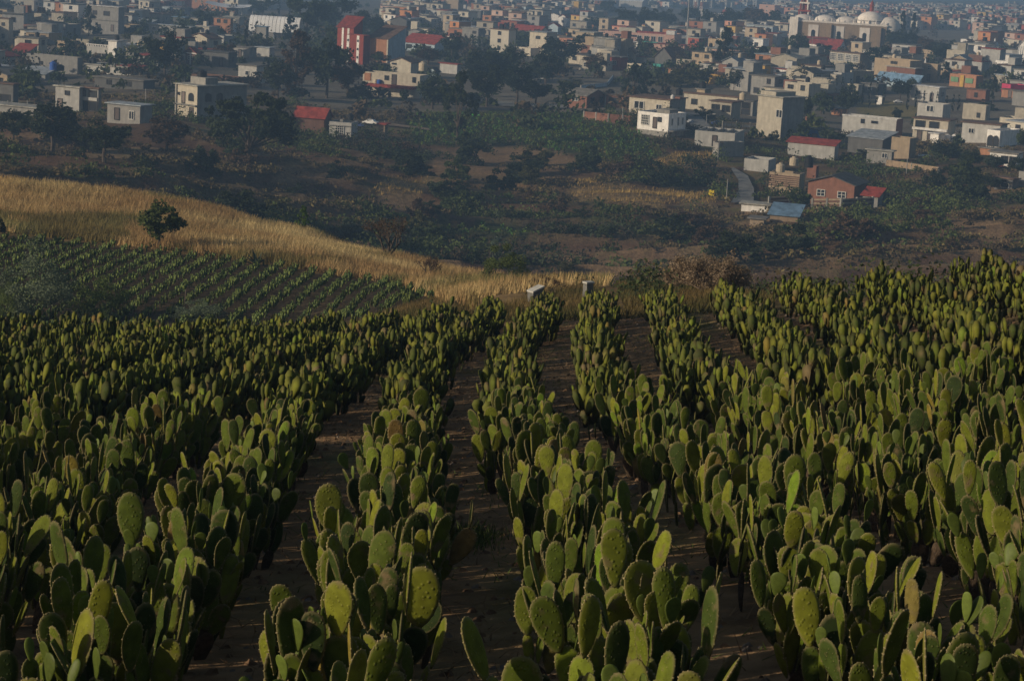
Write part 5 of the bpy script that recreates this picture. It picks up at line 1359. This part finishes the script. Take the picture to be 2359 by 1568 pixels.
T('dark tree', 1690, 80, 70, 60, 'round', 'dark', 400); T('dark tree', 1735, 82, 70, 66, 'round', 'brown', 400); T('dark tree', 1780, 84, 60, 60, 'round', 'dark', 400); T('dark tree', 1590, 60, 56, 44, 'round', 'dark', 400)
T('dark tree', 1376, 72, 64, 34, 'round', 'dark', 400); T('dark tree', 1398, 40, 44, 38, 'round', 'dark', 400); T('dark tree', 1265, 32, 60, 32, 'round', 'dark', 500); T('small round tree', 1226, 60, 40, 36, 'round', 'dark', 400)
T('leafy dark tree', 1834, 136, 68, 58, 'round', 'green', 300); T('leafy dark tree', 1895, 138, 60, 32, 'bush', 'dark', 300); T('reddish dark tree', 1966, 122, 46, 38, 'round', 'brown', 300); T('dark tree', 1936, 120, 46, 34, 'round', 'dark', 300)
T('dense dark round tree', 2024, 162, 72, 56, 'round', 'conifer', 300); T('tall dark cypress pair tree', 2074, 112, 30, 78, 'cone', 'conifer', 400); T('tall dark pointed tree', 2100, 110, 26, 74, 'cone', 'conifer', 400)
for i, (x, y, w, hh) in enumerate(((2060,124,60,56),(2096,130,60,56),(2130,136,60,50),(2165,140,60,44),(2195,134,54,40),(2225,140,52,40),(2050,104,40,40),(2175,160,60,50),(2250,118,60,28),(2265,128,44,30))):
    T('dark park tree', x, y, w, hh, 'round', ('dark','conifer','brown')[i % 3], 400)
T('tree in front of the beige houses', 2176, 194, 34, 48, 'tall', 'dark', 300); T('dark tree', 2290, 190, 34, 44, 'round', 'dark', 300); T('dark green tree', 2350, 196, 44, 36, 'round', 'green', 300)
T('dark bush tree', 2286, 238, 26, 56, 'tall', 'dark', 300); T('dark round bush', 2272, 254, 40, 22, 'bush', 'dark', 300); T('round clipped tree', 2065, 282, 26, 34, 'round', 'conifer', 300)
T('loose leafy tree', 2072, 230, 52, 48, 'round', 'dark', 300); T('dark tree', 1950, 270, 60, 66, 'round', 'dark', 300); T('dark tree', 1890, 262, 56, 52, 'round', 'green', 300); T('dark tree', 1855, 280, 40, 60, 'round', 'dark', 300)
T('sparse brown tree', 1850, 210, 60, 60, 'round', 'olive', 300); T('bright leafy tree', 1912, 338, 58, 40, 'round', 'green'); T('small leafy tree', 1622, 272, 48, 22, 'bush', 'green'); T('small bush tree', 1404, 254, 24, 14, 'bush', 'green')
T('dark bush', 1796, 318, 34, 30, 'bush', 'dark'); T('yellowish bush', 1778, 324, 30, 22, 'bush', 'olive'); T('leafy tree', 1560, 200, 90, 36, 'bush', 'olive', 300); T('leafy sparse tree', 1610, 196, 60, 44, 'round', 'olive', 300)
T('brown sparse tree', 1690, 208, 50, 50, 'round', 'dark', 300); T('leafy tree', 1760, 208, 50, 40, 'round', 'olive', 300); T('round dark tree', 1834, 492, 62, 58, 'round', 'green'); T('dark tree', 2172, 366, 72, 42, 'round', 'dark')
T('dark tree', 2236, 390, 70, 46, 'round', 'dark'); T('dark tree', 2290, 396, 60, 40, 'round', 'dark'); T('dark tree', 2345, 404, 50, 44, 'round', 'dark'); T('dark tree', 2210, 420, 80, 46, 'round', 'dark')
T('dark bush', 1950, 372, 34, 20, 'bush', 'dark'); T('dark bush', 1990, 362, 36, 20, 'bush', 'dark'); T('dark tree', 2352, 350, 40, 56, 'round', 'green'); T('dark tree', 2280, 440, 60, 40, 'round', 'dark')
for i, (x, yt, yb) in enumerate(((1892,164,206),(1906,174,238),(1922,178,228),(1938,180,220),(1957,184,224),(1985,196,242),(2001,192,250),(2017,192,244),(2033,200,242),(2088,206,254),(2107,206,250),(2125,212,262),(2141,214,262),(2156,214,256),(2178,222,256),(2193,220,258),(2206,220,256))):
    lab = f'{ordn(i)} slim cypress from the left in the row by the playing field'
    T(lab, x, yb, 12, yb-yt, 'cypress', 'conifer', 300, True, 'slim cypresses in a row by the playing field')
# middle ground bushes and trees
T('dark rounded shrub', 548, 505, 110, 62, 'bush', 'dark'); T('dark shrub below the ridge', 640, 520, 90, 60, 'bush', 'olive'); T('bright green young tree', 697, 536, 34, 62, 'tall', 'bright', 130)
T('dark shrub on the ridge slope', 800, 560, 80, 50, 'bush', 'blue', 130); T('pale green shrub', 980, 580, 80, 64, 'round', 'green', 130); T('large rounded green shrub', 1156, 652, 112, 82, 'finebush', 'fern', 80)
T('small tree behind the large shrub', 1150, 590, 60, 40, 'bush', 'blue', 150); T('brown low shrub', 1250, 668, 90, 34, 'finebush', 'brown', 80); T('pale prickly shrub', 1305, 628, 40, 24, 'bush', 'olive', 180)
T('green isolated bush', 1392, 546, 36, 26, 'bush', 'green'); T('rounded green bush on the terrace', 1380, 478, 26, 22, 'bush', 'green'); T('dark bush', 1030, 462, 80, 56, 'bush', 'dark'); T('dark bush', 1560, 560, 120, 60, 'bush', 'dark')
T('dark tree mass', 1800, 590, 130, 70, 'bush', 'dark'); T('dark scrub bush', 1690, 600, 110, 60, 'bush', 'dark'); T('dark scrub bush', 1960, 560, 130, 60, 'bush', 'brown'); T('dark scrub bush', 1590, 520, 90, 30, 'bush', 'brown')
T('blue green feathery bush at the left field edge', 92, 738, 190, 160, 'finebush', 'feather', 60, v=0); T('green bush at the lower field edge', 230, 735, 130, 90, 'finebush', 'fern', 60, v=1); T('dim shrub between the fields', 455, 736, 120, 46, 'finebush', 'feather', 60, v=2); T('grey green shrub', 15, 740, 70, 80, 'finebush', 'fern', 60)
T('yellow green shrub cut by the left photo edge', -6, 560, 40, 70, 'round', 'olive', 110)
g = T('lone bushy green tree standing on the golden grass slope', 367, 574, 118, 116, 'round', 'green', 100, True, v=1)

ub = random.Random(909); nb_ = 0
while nb_ < 46:
    y_ = ub.uniform(235, 400); x_ = ub.uniform(-.25, .25)*y_; a_, b_ = pj(x_, y_, gz(x_, y_))
    if not (20 < a_ < 2340) or any(inp1(a_, b_-k_, P__) for P__ in (P_GOLD2, P_GOLD3, P_GOLD4, P_NOPAL, P_PITCH) for k_ in (0, 14, 30)): continue
    if any((x_-bx)**2+(y_-by)**2 < (br_+2)**2 for bx, by, br_ in BUILT): continue
    if any(q[0]-30 < a_ < q[2]+30 and q[1] < b_ < q[3]+60 for q in RECTS) or (1640 < a_ < 1760 and 380 < b_ < 490): continue
    if hit(a_, b_)[1] < y_-6: continue
    m_ = ub.choice(('dark', 'dark', 'brown', 'olive', 'green')); w_ = ub.uniform(30, 80)
    T(dict(dark='dark', brown='brownish', olive='olive', green='green')[m_]+(' wide' if w_ > 58 else ' small' if w_ < 42 else '')+' scrub bush', a_, b_, w_, w_*ub.uniform(.5, .85), 'bush', m_, P=np.array([x_, y_, gz(x_, y_)])); nb_ += 1

# multi trunked bare tree, built of branches
def branchy(name, label, px, yb, wpx, hpx, ymin, n1, mat, leaf=None, twig=3, seed=1, dome=False, lsize=.05):
    P = hit(px, yb, ymin); s = P[1]/FPX; rg = random.Random(seed)
    g = thing(name, label, 'bush' if dome else 'tree', tuple(P)); USED.add(label)
    W = wpx*s; Hh = hpx*s; b = MB(); tips = []
    def br(p, d, L, r, lv):
        q1 = p+d*L*.5+Vector((rg.uniform(-1, 1), rg.uniform(-1, 1), rg.uniform(-.3, .6)))*L*.10; q2 = q1+(d+Vector((rg.uniform(-.25, .25), rg.uniform(-.25, .25), .05)))*L*.5
        b.tube([p, q1, q2], [r, r*.75, r*.5], 5 if lv < 2 else 3, caps=False); tips.append(q2)
        if lv < twig:
            for _ in range(rg.choice((3, 4)) if lv else 3):
                dd = (d+Vector((rg.uniform(-.8, .8), rg.uniform(-.8, .8), rg.uniform(-.35, .5)))).normalized()
                br(q1.lerp(q2, rg.uniform(.2, 1)), dd, L*rg.uniform(.5, .75), r*.5, lv+1)
    for i in range(n1):
        a = 2*math.pi*i/n1+rg.uniform(-.3, .3); k = W/Hh*(.6 if not dome else .95)
        d = Vector((math.cos(a)*k*rg.uniform(.4, 1), math.sin(a)*k*rg.uniform(.4, 1), rg.uniform(.5, 1))).normalized()
        br(Vector((0, 0, 0)), d, Hh*(.48 if not dome else .42), (.035 if not dome else .016)*Hh, 0)
    obj('branches' if dome else 'trunk', b.mesh('branches' if dome else 'trunk', mat), g)
    if leaf:
        nr = np.random.default_rng(seed); T_ = np.array([tuple(t) for t in tips]); T_ = np.repeat(T_, 9, 0)+nr.normal(size=(len(T_)*9, 3))*Hh*.035
        V, F = quads(T_, lsize*nr.uniform(.5, 1.4, len(T_)), nr); obj('crown', npmesh('crown', V, F, [LF[leaf]]), g)
    return g
TW = M('bare_twigs', (.42,.33,.26), rough=.95, var=.3, scale=6)
branchy('bare_tree', 'forked thin tree with a sparse brown crown at the end of the ridge', 893, 598, 100, 108, 100, 4, BARK, 'brown', 3, 3, lsize=.09)
branchy('bare_tree', 'small bare dark shrub tree right of the forked tree', 990, 645, 60, 56, 90, 4, BARK, 'brown', 3, 9, lsize=.05)
branchy('dry_bush', 'rounded leafless pinkish brown bush at the crest of the near field', 1630, 676, 205, 118, 57, 32, TW, 'dry', 3, 5, True, lsize=.06)
branchy('dry_bush', 'small pale dry bush between the rows at the field edge', 1255, 748, 40, 46, 55, 14, TW, None, 2, 6, True)
# agave
P = hit(590, 612, 100); s = P[1]/FPX
g = thing('agave', 'dark spiky agave standing between the grass slope and the young rows', 'agave', tuple(P)); USED.add(g['label'])
AG = M('agave_leaf', (.045,.065,.04), rough=.6, var=.2, scale=4, rand=.2)
for i in range(13):
    a = 2.4*i; t = .25+.9*(i/13); L = 38*s*(1.0+.25*math.sin(i*2.1)); b = MB(); n = 6; w = 3.6*s
    pts = []
    for j in range(n+1):
        f = j/n; out_ = L*f*math.sin(t)*(1+.1*f); up = L*f*math.cos(t)-L*.12*f*f; ww = w*(1-f**2.2)*(.7+.6*f*(1-f)*2)+.01
        pts.append((out_, up, ww))
    for j in range(n):
        (o0, u0, w0), (o1, u1, w1) = pts[j], pts[j+1]; e = .25
        b.poly([(o0, -w0, u0+w0*e), (o1, -w1, u1+w1*e), (o1, 0, u1), (o0, 0, u0)]); b.poly([(o0, 0, u0), (o1, 0, u1), (o1, w1, u1+w1*e), (o0, w0, u0+w0*e)])
        b.poly([(o0, -w0, u0+w0*e), (o0, 0, u0-.5*w0), (o1, 0, u1-.5*w1), (o1, -w1, u1+w1*e)]); b.poly([(o0, w0, u0+w0*e), (o1, w1, u1+w1*e), (o1, 0, u1-.5*w1), (o0, 0, u0-.5*w0)])
    obj('leaf', b.mesh('leaf', AG), g, None, (0, 0, a))

# ------------------------------------------------------------------ masses: undergrowth, grass, far greenery
def masses(name, label, pts, mat, seed, leaf=60, up=.25):
    """pts: list of (x, y, z, radius, height, colour, leaf size)"""
    rg = np.random.default_rng(seed); CC = []; SS = []; CO = []
    for x, y, z, r, hh, c, ls in pts:
        n = int(leaf*rg.uniform(.7, 1.3)*max(.5, min(3.2, r/.9)))
        k = max(3, int(r*3)); cx = rg.normal(size=(k, 2))*r*.42
        w = rg.integers(k, size=n); rr = rg.normal(size=(n, 2))*r*.25
        d = cx[w]+rr; q = np.clip(1-(np.linalg.norm(d, axis=1)/(r*1.25))**2, 0.05, 1)
        zz = hh*np.sqrt(q)*rg.uniform(.1, 1, n)**.6*(.65+.35*rg.random(k)[w])
        CC.append(np.stack([x+d[:, 0], y+d[:, 1], z+zz], 1)); SS.append(ls*rg.uniform(.6, 1.4, n)); CO.append(np.array(c)[None]*rg.uniform(.75, 1.25, (n, 1)))
    Cn = np.concatenate(CC); V, F = quads(Cn, np.concatenate(SS), rg, up)
    col = np.repeat(np.concatenate(CO), 4, 0)
    o = obj(name, npmesh(name, V, F, [mat], col)); tag(o, label, 'plants', kind='stuff'); return o
_bg = {}
for _b in BUILT: 
    for _i in range(-2, 3):
        for _j in range(-2, 3): _bg.setdefault((int(_b[0]//25)+_i, int(_b[1]//25)+_j), []).append(_b)
def near_built(x, y, extra=0):
    for bx, by, r in _bg.get((int(x//25), int(y//25)), ()):
        if (x-bx)**2+(y-by)**2 < (r+extra)**2: return True
    return False
COLS = [(.048,.066,.028), (.075,.09,.032), (.06,.076,.042), (.11,.08,.05), (.15,.115,.06), (.08,.066,.046)]
ur = random.Random(77); pts = []
ROADP = [[(1675,385),(1745,385),(1745,480),(1675,480)], [(1570,255),(1615,255),(1650,305),(1585,305)], [(820,278),(1000,284),(1000,308),(820,300)]]
tries = 0
while len(pts) < 7000 and tries < 60000:
    tries += 1
    y = ur.uniform(225, 430); x = ur.uniform(-.27, .27)*y
    a, b = pj(x, y, gz(x, y))
    if not (-40 < a < 2400) or b < 150: continue
    g1 = any(inp1(a, b-k_, P_) for P_ in (P_GOLD2, P_GOLD3, P_GOLD4) for k_ in (0, 12))
    if g1 or any(inp1(a, b, q) for q in ROADP) or inp1(a, b, P_PITCH): continue
    inn = inp1(a, b, P_NOPAL) or inp1(a, b, P_NOPAL2)
    if inn or near_built(x, y, 3.0): continue
    if any(inp1(a, b, q) for q in P_BARES) and ur.random() < .8: continue
    nn = fn1(x, y, 16, 20)
    if nn < .47 and ur.random() < .8: continue
    tq = y/20+3.2*vn1(x, y, 70, 5)+.6*vn1(x, y, 22, 6); tq -= _fl(tq)
    if (tq < .2 or tq > .72) and ur.random() < .78: continue
    r = ur.uniform(.5, 1.4)*(1.9 if nn > .58 and ur.random() < .5 else 1)
    n9 = fn1(x, y, 34, 55)
    if n9 < .44: c = ur.choice((COLS[3], COLS[4], COLS[4], (.17, .14, .06))); r *= .8; hk = .6
    elif n9 < .54: c = ur.choice((COLS[1], (.09, .12, .035), (.10, .13, .045))); hk = 1.0
    else: c = ur.choice((COLS[0], COLS[0], COLS[2], COLS[5])); r *= 1.15; hk = 1.25
    pts.append((x, y, gz(x, y), r, r*hk*ur.uniform(.8, 1.4), c, .42))
masses('undergrowth', 'dark scrub and bushes covering the ravine and its far slopes', pts, LV, 5, 28)
# nopal plots on the far slope, in rows of pale green pads
pts = []
ca, sa = math.cos(.5), math.sin(.5)
for i in range(-60, 60):
    for j in range(-90, 90):
        x0, y0 = 10, 360; u_ = i*2.7; v_ = j*1.0
        x = x0+u_*ca-v_*sa+ur.uniform(-.2, .2); y = y0+u_*sa+v_*ca+ur.uniform(-.2, .2)
        if y < 225 or y > 430: continue
        a, b = pj(x, y, gz(x, y))
        if (inp1(a, b, P_NOPAL) or inp1(a, b, P_NOPAL2)) and not near_built(x, y, .5) and ur.random() < .9:
            pts.append((x, y, gz(x, y), .42, .9, (.10*ur.uniform(.7, 1.3), .145*ur.uniform(.7, 1.3), .04), .42))
masses('distant_nopal_plot', 'rows of nopal cactus on the plots of the far slope', pts, LV, 6, 26, .9)
# shrubs on the ridge edges and behind the near crest
pts = []
for _ in range(2200):
    y = ur.uniform(60, 225); x = ur.uniform(-.27, .27)*y; a, b = pj(x, y, gz(x, y))
    if inp1(a, b, P_F2) and 86 < y < 128: continue
    if a < 1000 and 62 < y < 92 and ur.random() < .85: continue
    g_ = inp1(a, b, P_GOLD1)
    if g_ and y < 185 and ur.random() < (.95 if a < 760 else .72): continue
    if y < 185 and a < 1120 and not g_ and y > 75 and ur.random() < .5: continue
    if 1510 < a < 1750 and y < 72: continue
    if 1200 < a < 1480 and b > 640 and ur.random() < .8: continue
    r = ur.uniform(.25, .7)*(1.6 if y > 190 or a > 1450 else .8)
    c = COLS[ur.randrange(6)]; pts.append((x, y, gz(x, y), r, r*1.2, c, .13))
for _ in range(1300):
    y = ur.uniform(52, 150); x = ur.uniform(.055, .28)*y
    if y < _ed(x/y)+3: continue
    a, b = pj(x, y, gz(x, y))
    if 1500 < a < 1760 and y < 72: continue
    r = ur.uniform(.35, 1.0); pts.append((x, y, gz(x, y), r, r*1.3, COLS[ur.choice((0, 0, 1, 2, 5))], .13))
masses('ridge_shrubs', 'low dry shrubs along the ridge and beyond the near crest', pts, LV, 8, 44)
# greenery between the town houses
pts = []
for _ in range(2600):
    y = ur.choice((ur.uniform(400, 900), ur.uniform(500, 1900))); x = ur.uniform(-.27, .27)*y
    if near_built(x, y, .5): continue
    a, b = pj(x, y, gz(x, y))
    if inp1(a, b, P_PITCH): continue
    nn = fn1(x, y, 60, 31)
    if nn < .51 and ur.random() < .78: continue
    r = ur.uniform(1.2, 3.0)*(1.35 if nn > .6 else 1); c = COLS[ur.choice((0, 0, 1, 2, 3, 5))]
    pts.append((x, y, gz(x, y), r, r*ur.uniform(1.0, 1.9), c, 1.05))
masses('distant_greenery', 'trees and hedges scattered between the far houses', pts, LV, 9, 34)

# ------------------------------------------------------------------ grasses
def blades(name, label, P, hgt, wid, col, seed, lean=.25, wind=(.1, 0)):
    rg = np.random.default_rng(seed); n = len(P); a = rg.uniform(0, 6.28, n); hgt = hgt*rg.uniform(.5, 1.3, n)
    w = np.stack([np.cos(a), np.sin(a), np.zeros(n)], 1)*wid*.5
    tip = np.stack([rg.normal(size=n)*lean+wind[0], rg.normal(size=n)*lean+wind[1], np.ones(n)], 1)*hgt[:, None]
    V = np.stack([P-w, P+w, P+tip], 1).reshape(-1, 3); F = np.arange(3*n).reshape(n, 3)
    o = obj(name, npmesh(name, V, F, [DG], np.repeat(col, 3, 0))); tag(o, label, 'grass', kind='stuff'); return o
rg = np.random.default_rng(50)
n = 440000; y = np.sqrt(rg.uniform(62**2, 185**2, n)); x = rg.uniform(-.27, .06, n)*y; z = ground(x, y); a, b = proj(np.stack([x, y, z], 1))
wb = (fnoise(x, y, 6, 12)-.5)*26
m = inpoly(a+wb, b+wb*.35, P_GOLD1) & (fnoise(x, y, 5, 44)+rg.random(n)*.4 > .42+np.clip((a-860)/700, 0, .45))
P_ = np.stack([x, y, z], 1)[m]; k = len(P_); t = np.clip(fnoise(P_[:, 0], P_[:, 1]*.6, 4.5, 33)[:, None]*2.6-.85+rg.random((k, 1))*.3, 0, 1)
gc = np.array([.64,.50,.25])*(1-t)+np.array([.42,.28,.13])*t; gr_ = (fnoise(P_[:, 0], P_[:, 1], 9, 61)[:, None]-.5)
gc = np.where(gr_ > .10, gc*[.5,.6,.5], gc)
blades('golden_grass', 'tall dry golden grass covering the ridge on the left', P_, .55, .055, gc, 51, .22, (.14, 0))
n = 90000; y = np.sqrt(rg.uniform(225**2, 420**2, n)); x = rg.uniform(-.10, .14, n)*y; z = ground(x, y); a, b = proj(np.stack([x, y, z], 1))
m = inpoly(a, b, P_GOLD2) | inpoly(a, b, P_GOLD3) | inpoly(a, b, P_GOLD4); P_ = np.stack([x, y, z], 1)[m]; k = len(P_); t = rg.random((k, 1))
blades('golden_terrace_grass', 'patches of yellow grass on the terraces across the ravine', P_, .5, .16, np.array([.48,.34,.12])*(1-t)+np.array([.30,.20,.07])*t, 52)
n = 110000; y = rg.uniform(44, 118, n); x = rg.uniform(-.27, .12, n)*y; z = ground(x, y); a, b = proj(np.stack([x, y, z], 1)); u = x/y
m = (y > edgeY(u)+.4) & ~(inpoly(a, b, P_F2) & (y > 86)) & ~inpoly(a, b, P_GOLD1) & ~inpoly(a, b, [(1376,655),(1420,655),(1440,720),(1385,720)])
P_ = np.stack([x, y, z], 1)[m]; k = len(P_); t = np.clip(fnoise(P_[:, 0], P_[:, 1], 4, 71)[:, None]*1.7-.35+rg.random((k, 1))*.2, 0, 1)
blades('edge_grass', 'mixed green and straw coloured grass beyond the near field', P_, .24, .035, np.array([.25,.17,.075])*(1-t)+np.array([.075,.08,.03])*t, 53, .4)
# straw litter and weeds on the field floor
n = 60000; y = np.sqrt(rg.uniform(6**2, 56**2, n)); u = rg.uniform(-.27, .27, n); x = u*y; m = (y < edgeY(u)+.5); x = x[m]; y = y[m]; n = len(x)
z = ground(x, y)+.004; t = rg.random((n, 1)); gr = (fnoise(x, y, 1.8, 81)[:, None] > .58) & (rg.random((n, 1)) < .8)
col_ = np.where(gr, np.array([.09,.13,.035])*rg.uniform(.6, 1.4, (n, 1)), np.array([.34,.24,.14])*(1-t)+np.array([.14,.085,.05])*t)
blades('field_litter', 'straw, dry stalks and small weeds on the soil between the cactus rows', np.stack([x, y, z], 1), .05, .012, col_, 54, 1.8)
P = hit(1075, 1245, 5); n = 900; q = rg.normal(size=(n, 2))*[.14, .30]; x = P[0]+q[:, 0]; y = P[1]+q[:, 1]
blades('green_weeds', 'low tuft of green weeds on the bare path', np.stack([x, y, ground(x, y)], 1), .09, .010, np.array([.10,.14,.035])*rg.uniform(.5, 1.5, (n, 1)), 55, .4)
# pebbles
STN = M('pebble_stone', (.24,.20,.17), rough=.9, var=.3, scale=8, rand=.3); V = []; F = []; pr2 = random.Random(3)
for _ in range(2600):
    y = math.sqrt(pr2.uniform(36, 50**2)); u = pr2.uniform(-.26, .26); x = u*y
    if y > float(edgeY(u)): continue
    s = pr2.uniform(.012, .045); z = gz(x, y); k = len(V); th = pr2.uniform(0, 6.28)
    for i in range(5): V.append((x+s*math.cos(th+i*1.257), y+s*1.2*math.sin(th+i*1.257), z))
    V.append((x+s*.2, y, z+s*.8))
    for i in range(5): F.append((k+i, k+(i+1) % 5, k+5))
V2 = []; F2 = []; CLOD = M('soil_clod', (.20,.125,.075), rough=1, var=.35, scale=9)
for _ in range(2600):
    y = math.sqrt(pr2.uniform(36, 34**2)); x = pr2.uniform(-.26, .26)*y
    s = pr2.uniform(.015, .05); z = gz(x, y); k = len(V2); th = pr2.uniform(0, 6.28)
    for i in range(6): V2.append((x+s*pr2.uniform(.7, 1.2)*math.cos(th+i*1.047), y+s*pr2.uniform(.7, 1.2)*math.sin(th+i*1.047), z-.003))
    for i in range(3): V2.append((x+s*.45*math.cos(th+i*2.09), y+s*.45*math.sin(th+i*2.09), z+s*pr2.uniform(.35, .75)))
    for i in range(6): F2.append((k+i, k+(i+1) % 6, k+6+(i//2)))
    for i in range(3): F2.append((k+(2*i+2) % 6, k+6+(i+1) % 3, k+6+i))
    F2.append((k+6, k+7, k+8))
tag(obj('soil_clods', mesh('soil_clods', V2, F2, [CLOD])), 'brown clods of earth lying in the lanes of the near field', 'clods', kind='stuff')
tag(obj('pebbles', mesh('pebbles', V, F, [STN])), 'small stones scattered on the soil of the near field', 'stones', kind='stuff')

# ------------------------------------------------------------------ other town houses: individuals first, far mass last
fr_ = random.Random(1234); cand = []
WCH = ['cream','beige','beige','beige','grey','grey','grey','palegrey','palegrey','palegrey','tan','tan','cream','white','cream','pink','white','cream','brick','salmon','orange','paleblue','darkbrick','beige','grey','tan','brick','pink','yellow','red']
CW = dict(cream='cream', beige='beige', grey='grey', palegrey='pale grey', tan='tan', pink='pink', white='white', brick='brick', salmon='salmon', orange='orange', paleblue='pale blue', darkbrick='dark brick', yellow='yellow', red='red')
occ = {}
def free(x, y, r):
    if near_built(x, y, r*.3): return False
    i, j = int(x//16), int(y//16)
    for a_ in (-1, 0, 1):
        for b_ in (-1, 0, 1):
            for (ox, oy, orr) in occ.get((i+a_, j+b_), ()):
                if (ox-x)**2+(oy-y)**2 < (orr+r)**2*.86: return False
    return True
FPOLY = [(-60,-80),(2420,-80),(2420,330),(2100,285),(2100,262),(1960,250),(1900,250),(1700,210),(1500,205),(1330,140),(1100,120),(1000,95),(900,60),(640,60),(600,160),(430,150),(200,180),(-60,240)]
for t_ in range(60000):
    y = 430+(1950-430)*fr_.random()**1.15; x = fr_.uniform(-.265, .265)*y
    a, b = pj(x, y, gz(x, y))
    if not inp1(a, b, FPOLY) or inp1(a, b, P_PITCH): continue
    if 630 < a < 900 and b < 100: continue
    if 1390 < a < 1800 and 20 < b < 84: continue
    if 2020 < a < 2260 and 70 < b < 150: continue
    if b < 20 and 2080 < a < 2330 and fr_.random() < .75: continue
    nn = fn1(x, y, 60, 31)
    if nn > .66 and fr_.random() < .6: continue
    W = fr_.uniform(4.0, 7.6); D = fr_.uniform(4, 7); r = max(W, D)*.50; s_ = y/FPX
    if any(a+4 > q[0] and a-W/s_-4 < q[2] and b+2 > q[1] and b-5/s_ < q[3] and q[4] > y-4 for q in RECTS): continue
    if any((x-tx)**2+(y-ty)**2 < (r*.6+tr*.45)**2 for tx, ty, tr in TREES if ty > 300): continue
    if free(x, y, r):
        occ.setdefault((int(x//16), int(y//16)), []).append((x, y, r)); cand.append((y, x, W, D, a, b))
cand.sort()
MAXH = 298-sum(1 for o_ in C.objects if o_.parent is None and o_.name.split('.')[0] == 'house')
STV = []; STF = []; STC = []; nst = 0; ind = 0
WM_ = M('distant_walls', attr=True, rough=.9, var=.1, scale=.4, rand=0)
WCOL = dict(cream=(.58,.54,.46), beige=(.44,.41,.35), grey=(.31,.305,.295), palegrey=(.50,.50,.49), tan=(.46,.38,.28), pink=(.60,.43,.36), white=(.72,.70,.67), brick=(.33,.15,.09), salmon=(.62,.32,.22),
            orange=(.52,.24,.11), paleblue=(.42,.50,.56), darkbrick=(.24,.11,.08), yellow=(.58,.40,.13), red=(.36,.10,.07))
RWORD = dict(grey='grey', brown='brown', pale='pale', metal='metal', red='red', dark='dark', white='white')
for (y, x, W, D, a, b) in cand:
    wc = fr_.choice(WCH if y > 720 or fr_.random() < .15 else WCH[:15]); st = fr_.choice((1, 1, 1, 2, 2, 3)) if y > 600 else fr_.choice((1, 1, 2)); Hh = st*2.25+.2
    rk = fr_.choice(('para', 'para', 'slab', 'slab', 'slab', 'gable')); rc = fr_.choice(('grey', 'grey', 'brown', 'pale', 'metal', 'red', 'dark')); yaw = fr_.gauss(30, 9)
    P = np.array([x, y, gz(x, y)])
    if ind < MAXH and 0 < a < 2358 and b > 4:
        ind += 1; s = y/FPX
        base = f'{("small", "two-storey", "tall")[st-1]} {CW[wc]} house with {RWORD[rc]} roof'
        h = house(base, a-W/s, a, a, b, b-10, wc, rk, rc, None, yaw, P=P, D=D, group='houses filling the town', HH=Hh, rise=1.1)
        autowin(h, .75)
        if fr_.random() < .4 and rk != 'gable': add(h, 'roof_room', .5, .95, .3, .8, 1.0, 1.0+2.1/h.H, WALL[fr_.choice((wc, 'beige', 'grey', 'brick'))])
        if fr_.random() < .35 and rk != 'gable': rods(h, 6, h.H, 1.3)
        if fr_.random() < .45: tank(fr_.choice(('black water tank', 'small black rooftop tank', 'dark rooftop tank')) if fr_.random() < .7 else 'pale water tank', h, fr_.uniform(.2, .8), fr_.uniform(.3, .7), h.H+(.2 if rk != 'gable' else .9), 'black' if fr_.random() < .7 else 'cream')
        BUILT.pop()
    else:
        m_ = MB(); c_ = []
        m_.box(-W, 0, 0, D, -2, Hh); c_ += [WCOL[wc]]*8
        m_.box(-W-.25, .25, -.25, D+.25, Hh, Hh+.2); c_ += [{'grey': (.2,.19,.17), 'brown': (.17,.11,.08), 'pale': (.4,.39,.35), 'metal': (.33,.36,.4), 'red': (.3,.08,.06), 'dark': (.09,.09,.09)}[rc]]*8
        for k in range(st):
            for q in range(max(1, int(W/3.5))):
                xx = -W+(q+.5)*W/max(1, int(W/3.5)); zz = (k+.55)*Hh/st
                m_.box(xx-.6, xx+.6, -.06, .02, zz-.6, zz+.6); c_ += [(.03,.03,.04)]*8
        if fr_.random() < .4: m_.box(-W*.6-.6, -W*.6+.6, D*.4, D*.4+1.2, Hh, Hh+1.6); c_ += [(.02,.02,.025) if fr_.random() < .7 else (.5,.45,.38)]*8
        v = np.array(m_.V); an = -(R(yaw)+math.atan2(x, y)*.9); c, q = math.cos(an), math.sin(an)
        v = v @ np.array([[c, q, 0], [-q, c, 0], [0, 0, 1]])+P
        STV.append(v); STF.append(np.array(m_.F)+nst); nst += len(v); STC.append(np.array(c_))
if STV:
    o = obj('distant_houses', npmesh('distant_houses', np.concatenate(STV), np.concatenate(STF), [WM_], np.concatenate(STC)))
    tag(o, 'hundreds of small pale houses in the farthest part of the town', 'houses', kind='stuff')

# ------------------------------------------------------------------ haze
hz = bpy.data.materials.new('haze'); hz.use_nodes = True; nt = hz.node_tree; nt.nodes.remove(nt.nodes['Principled BSDF'])
pv = nt.nodes.new('ShaderNodeVolumePrincipled'); pv.inputs['Color'].default_value = (.36,.60,1.0,1); pv.inputs['Density'].default_value = HAZE_D; pv.inputs['Anisotropy'].default_value = 0
nt.links.new(pv.outputs[0], nt.nodes['Material Output'].inputs['Volume'])
gzmin = float(GZ.min())-4
o = obj('haze', MB().box(-2300, 2300, -45, 4350, gzmin, max(22.0, float(GZ.max())+2)).mesh('haze', hz)); tag(o, kind='stuff')
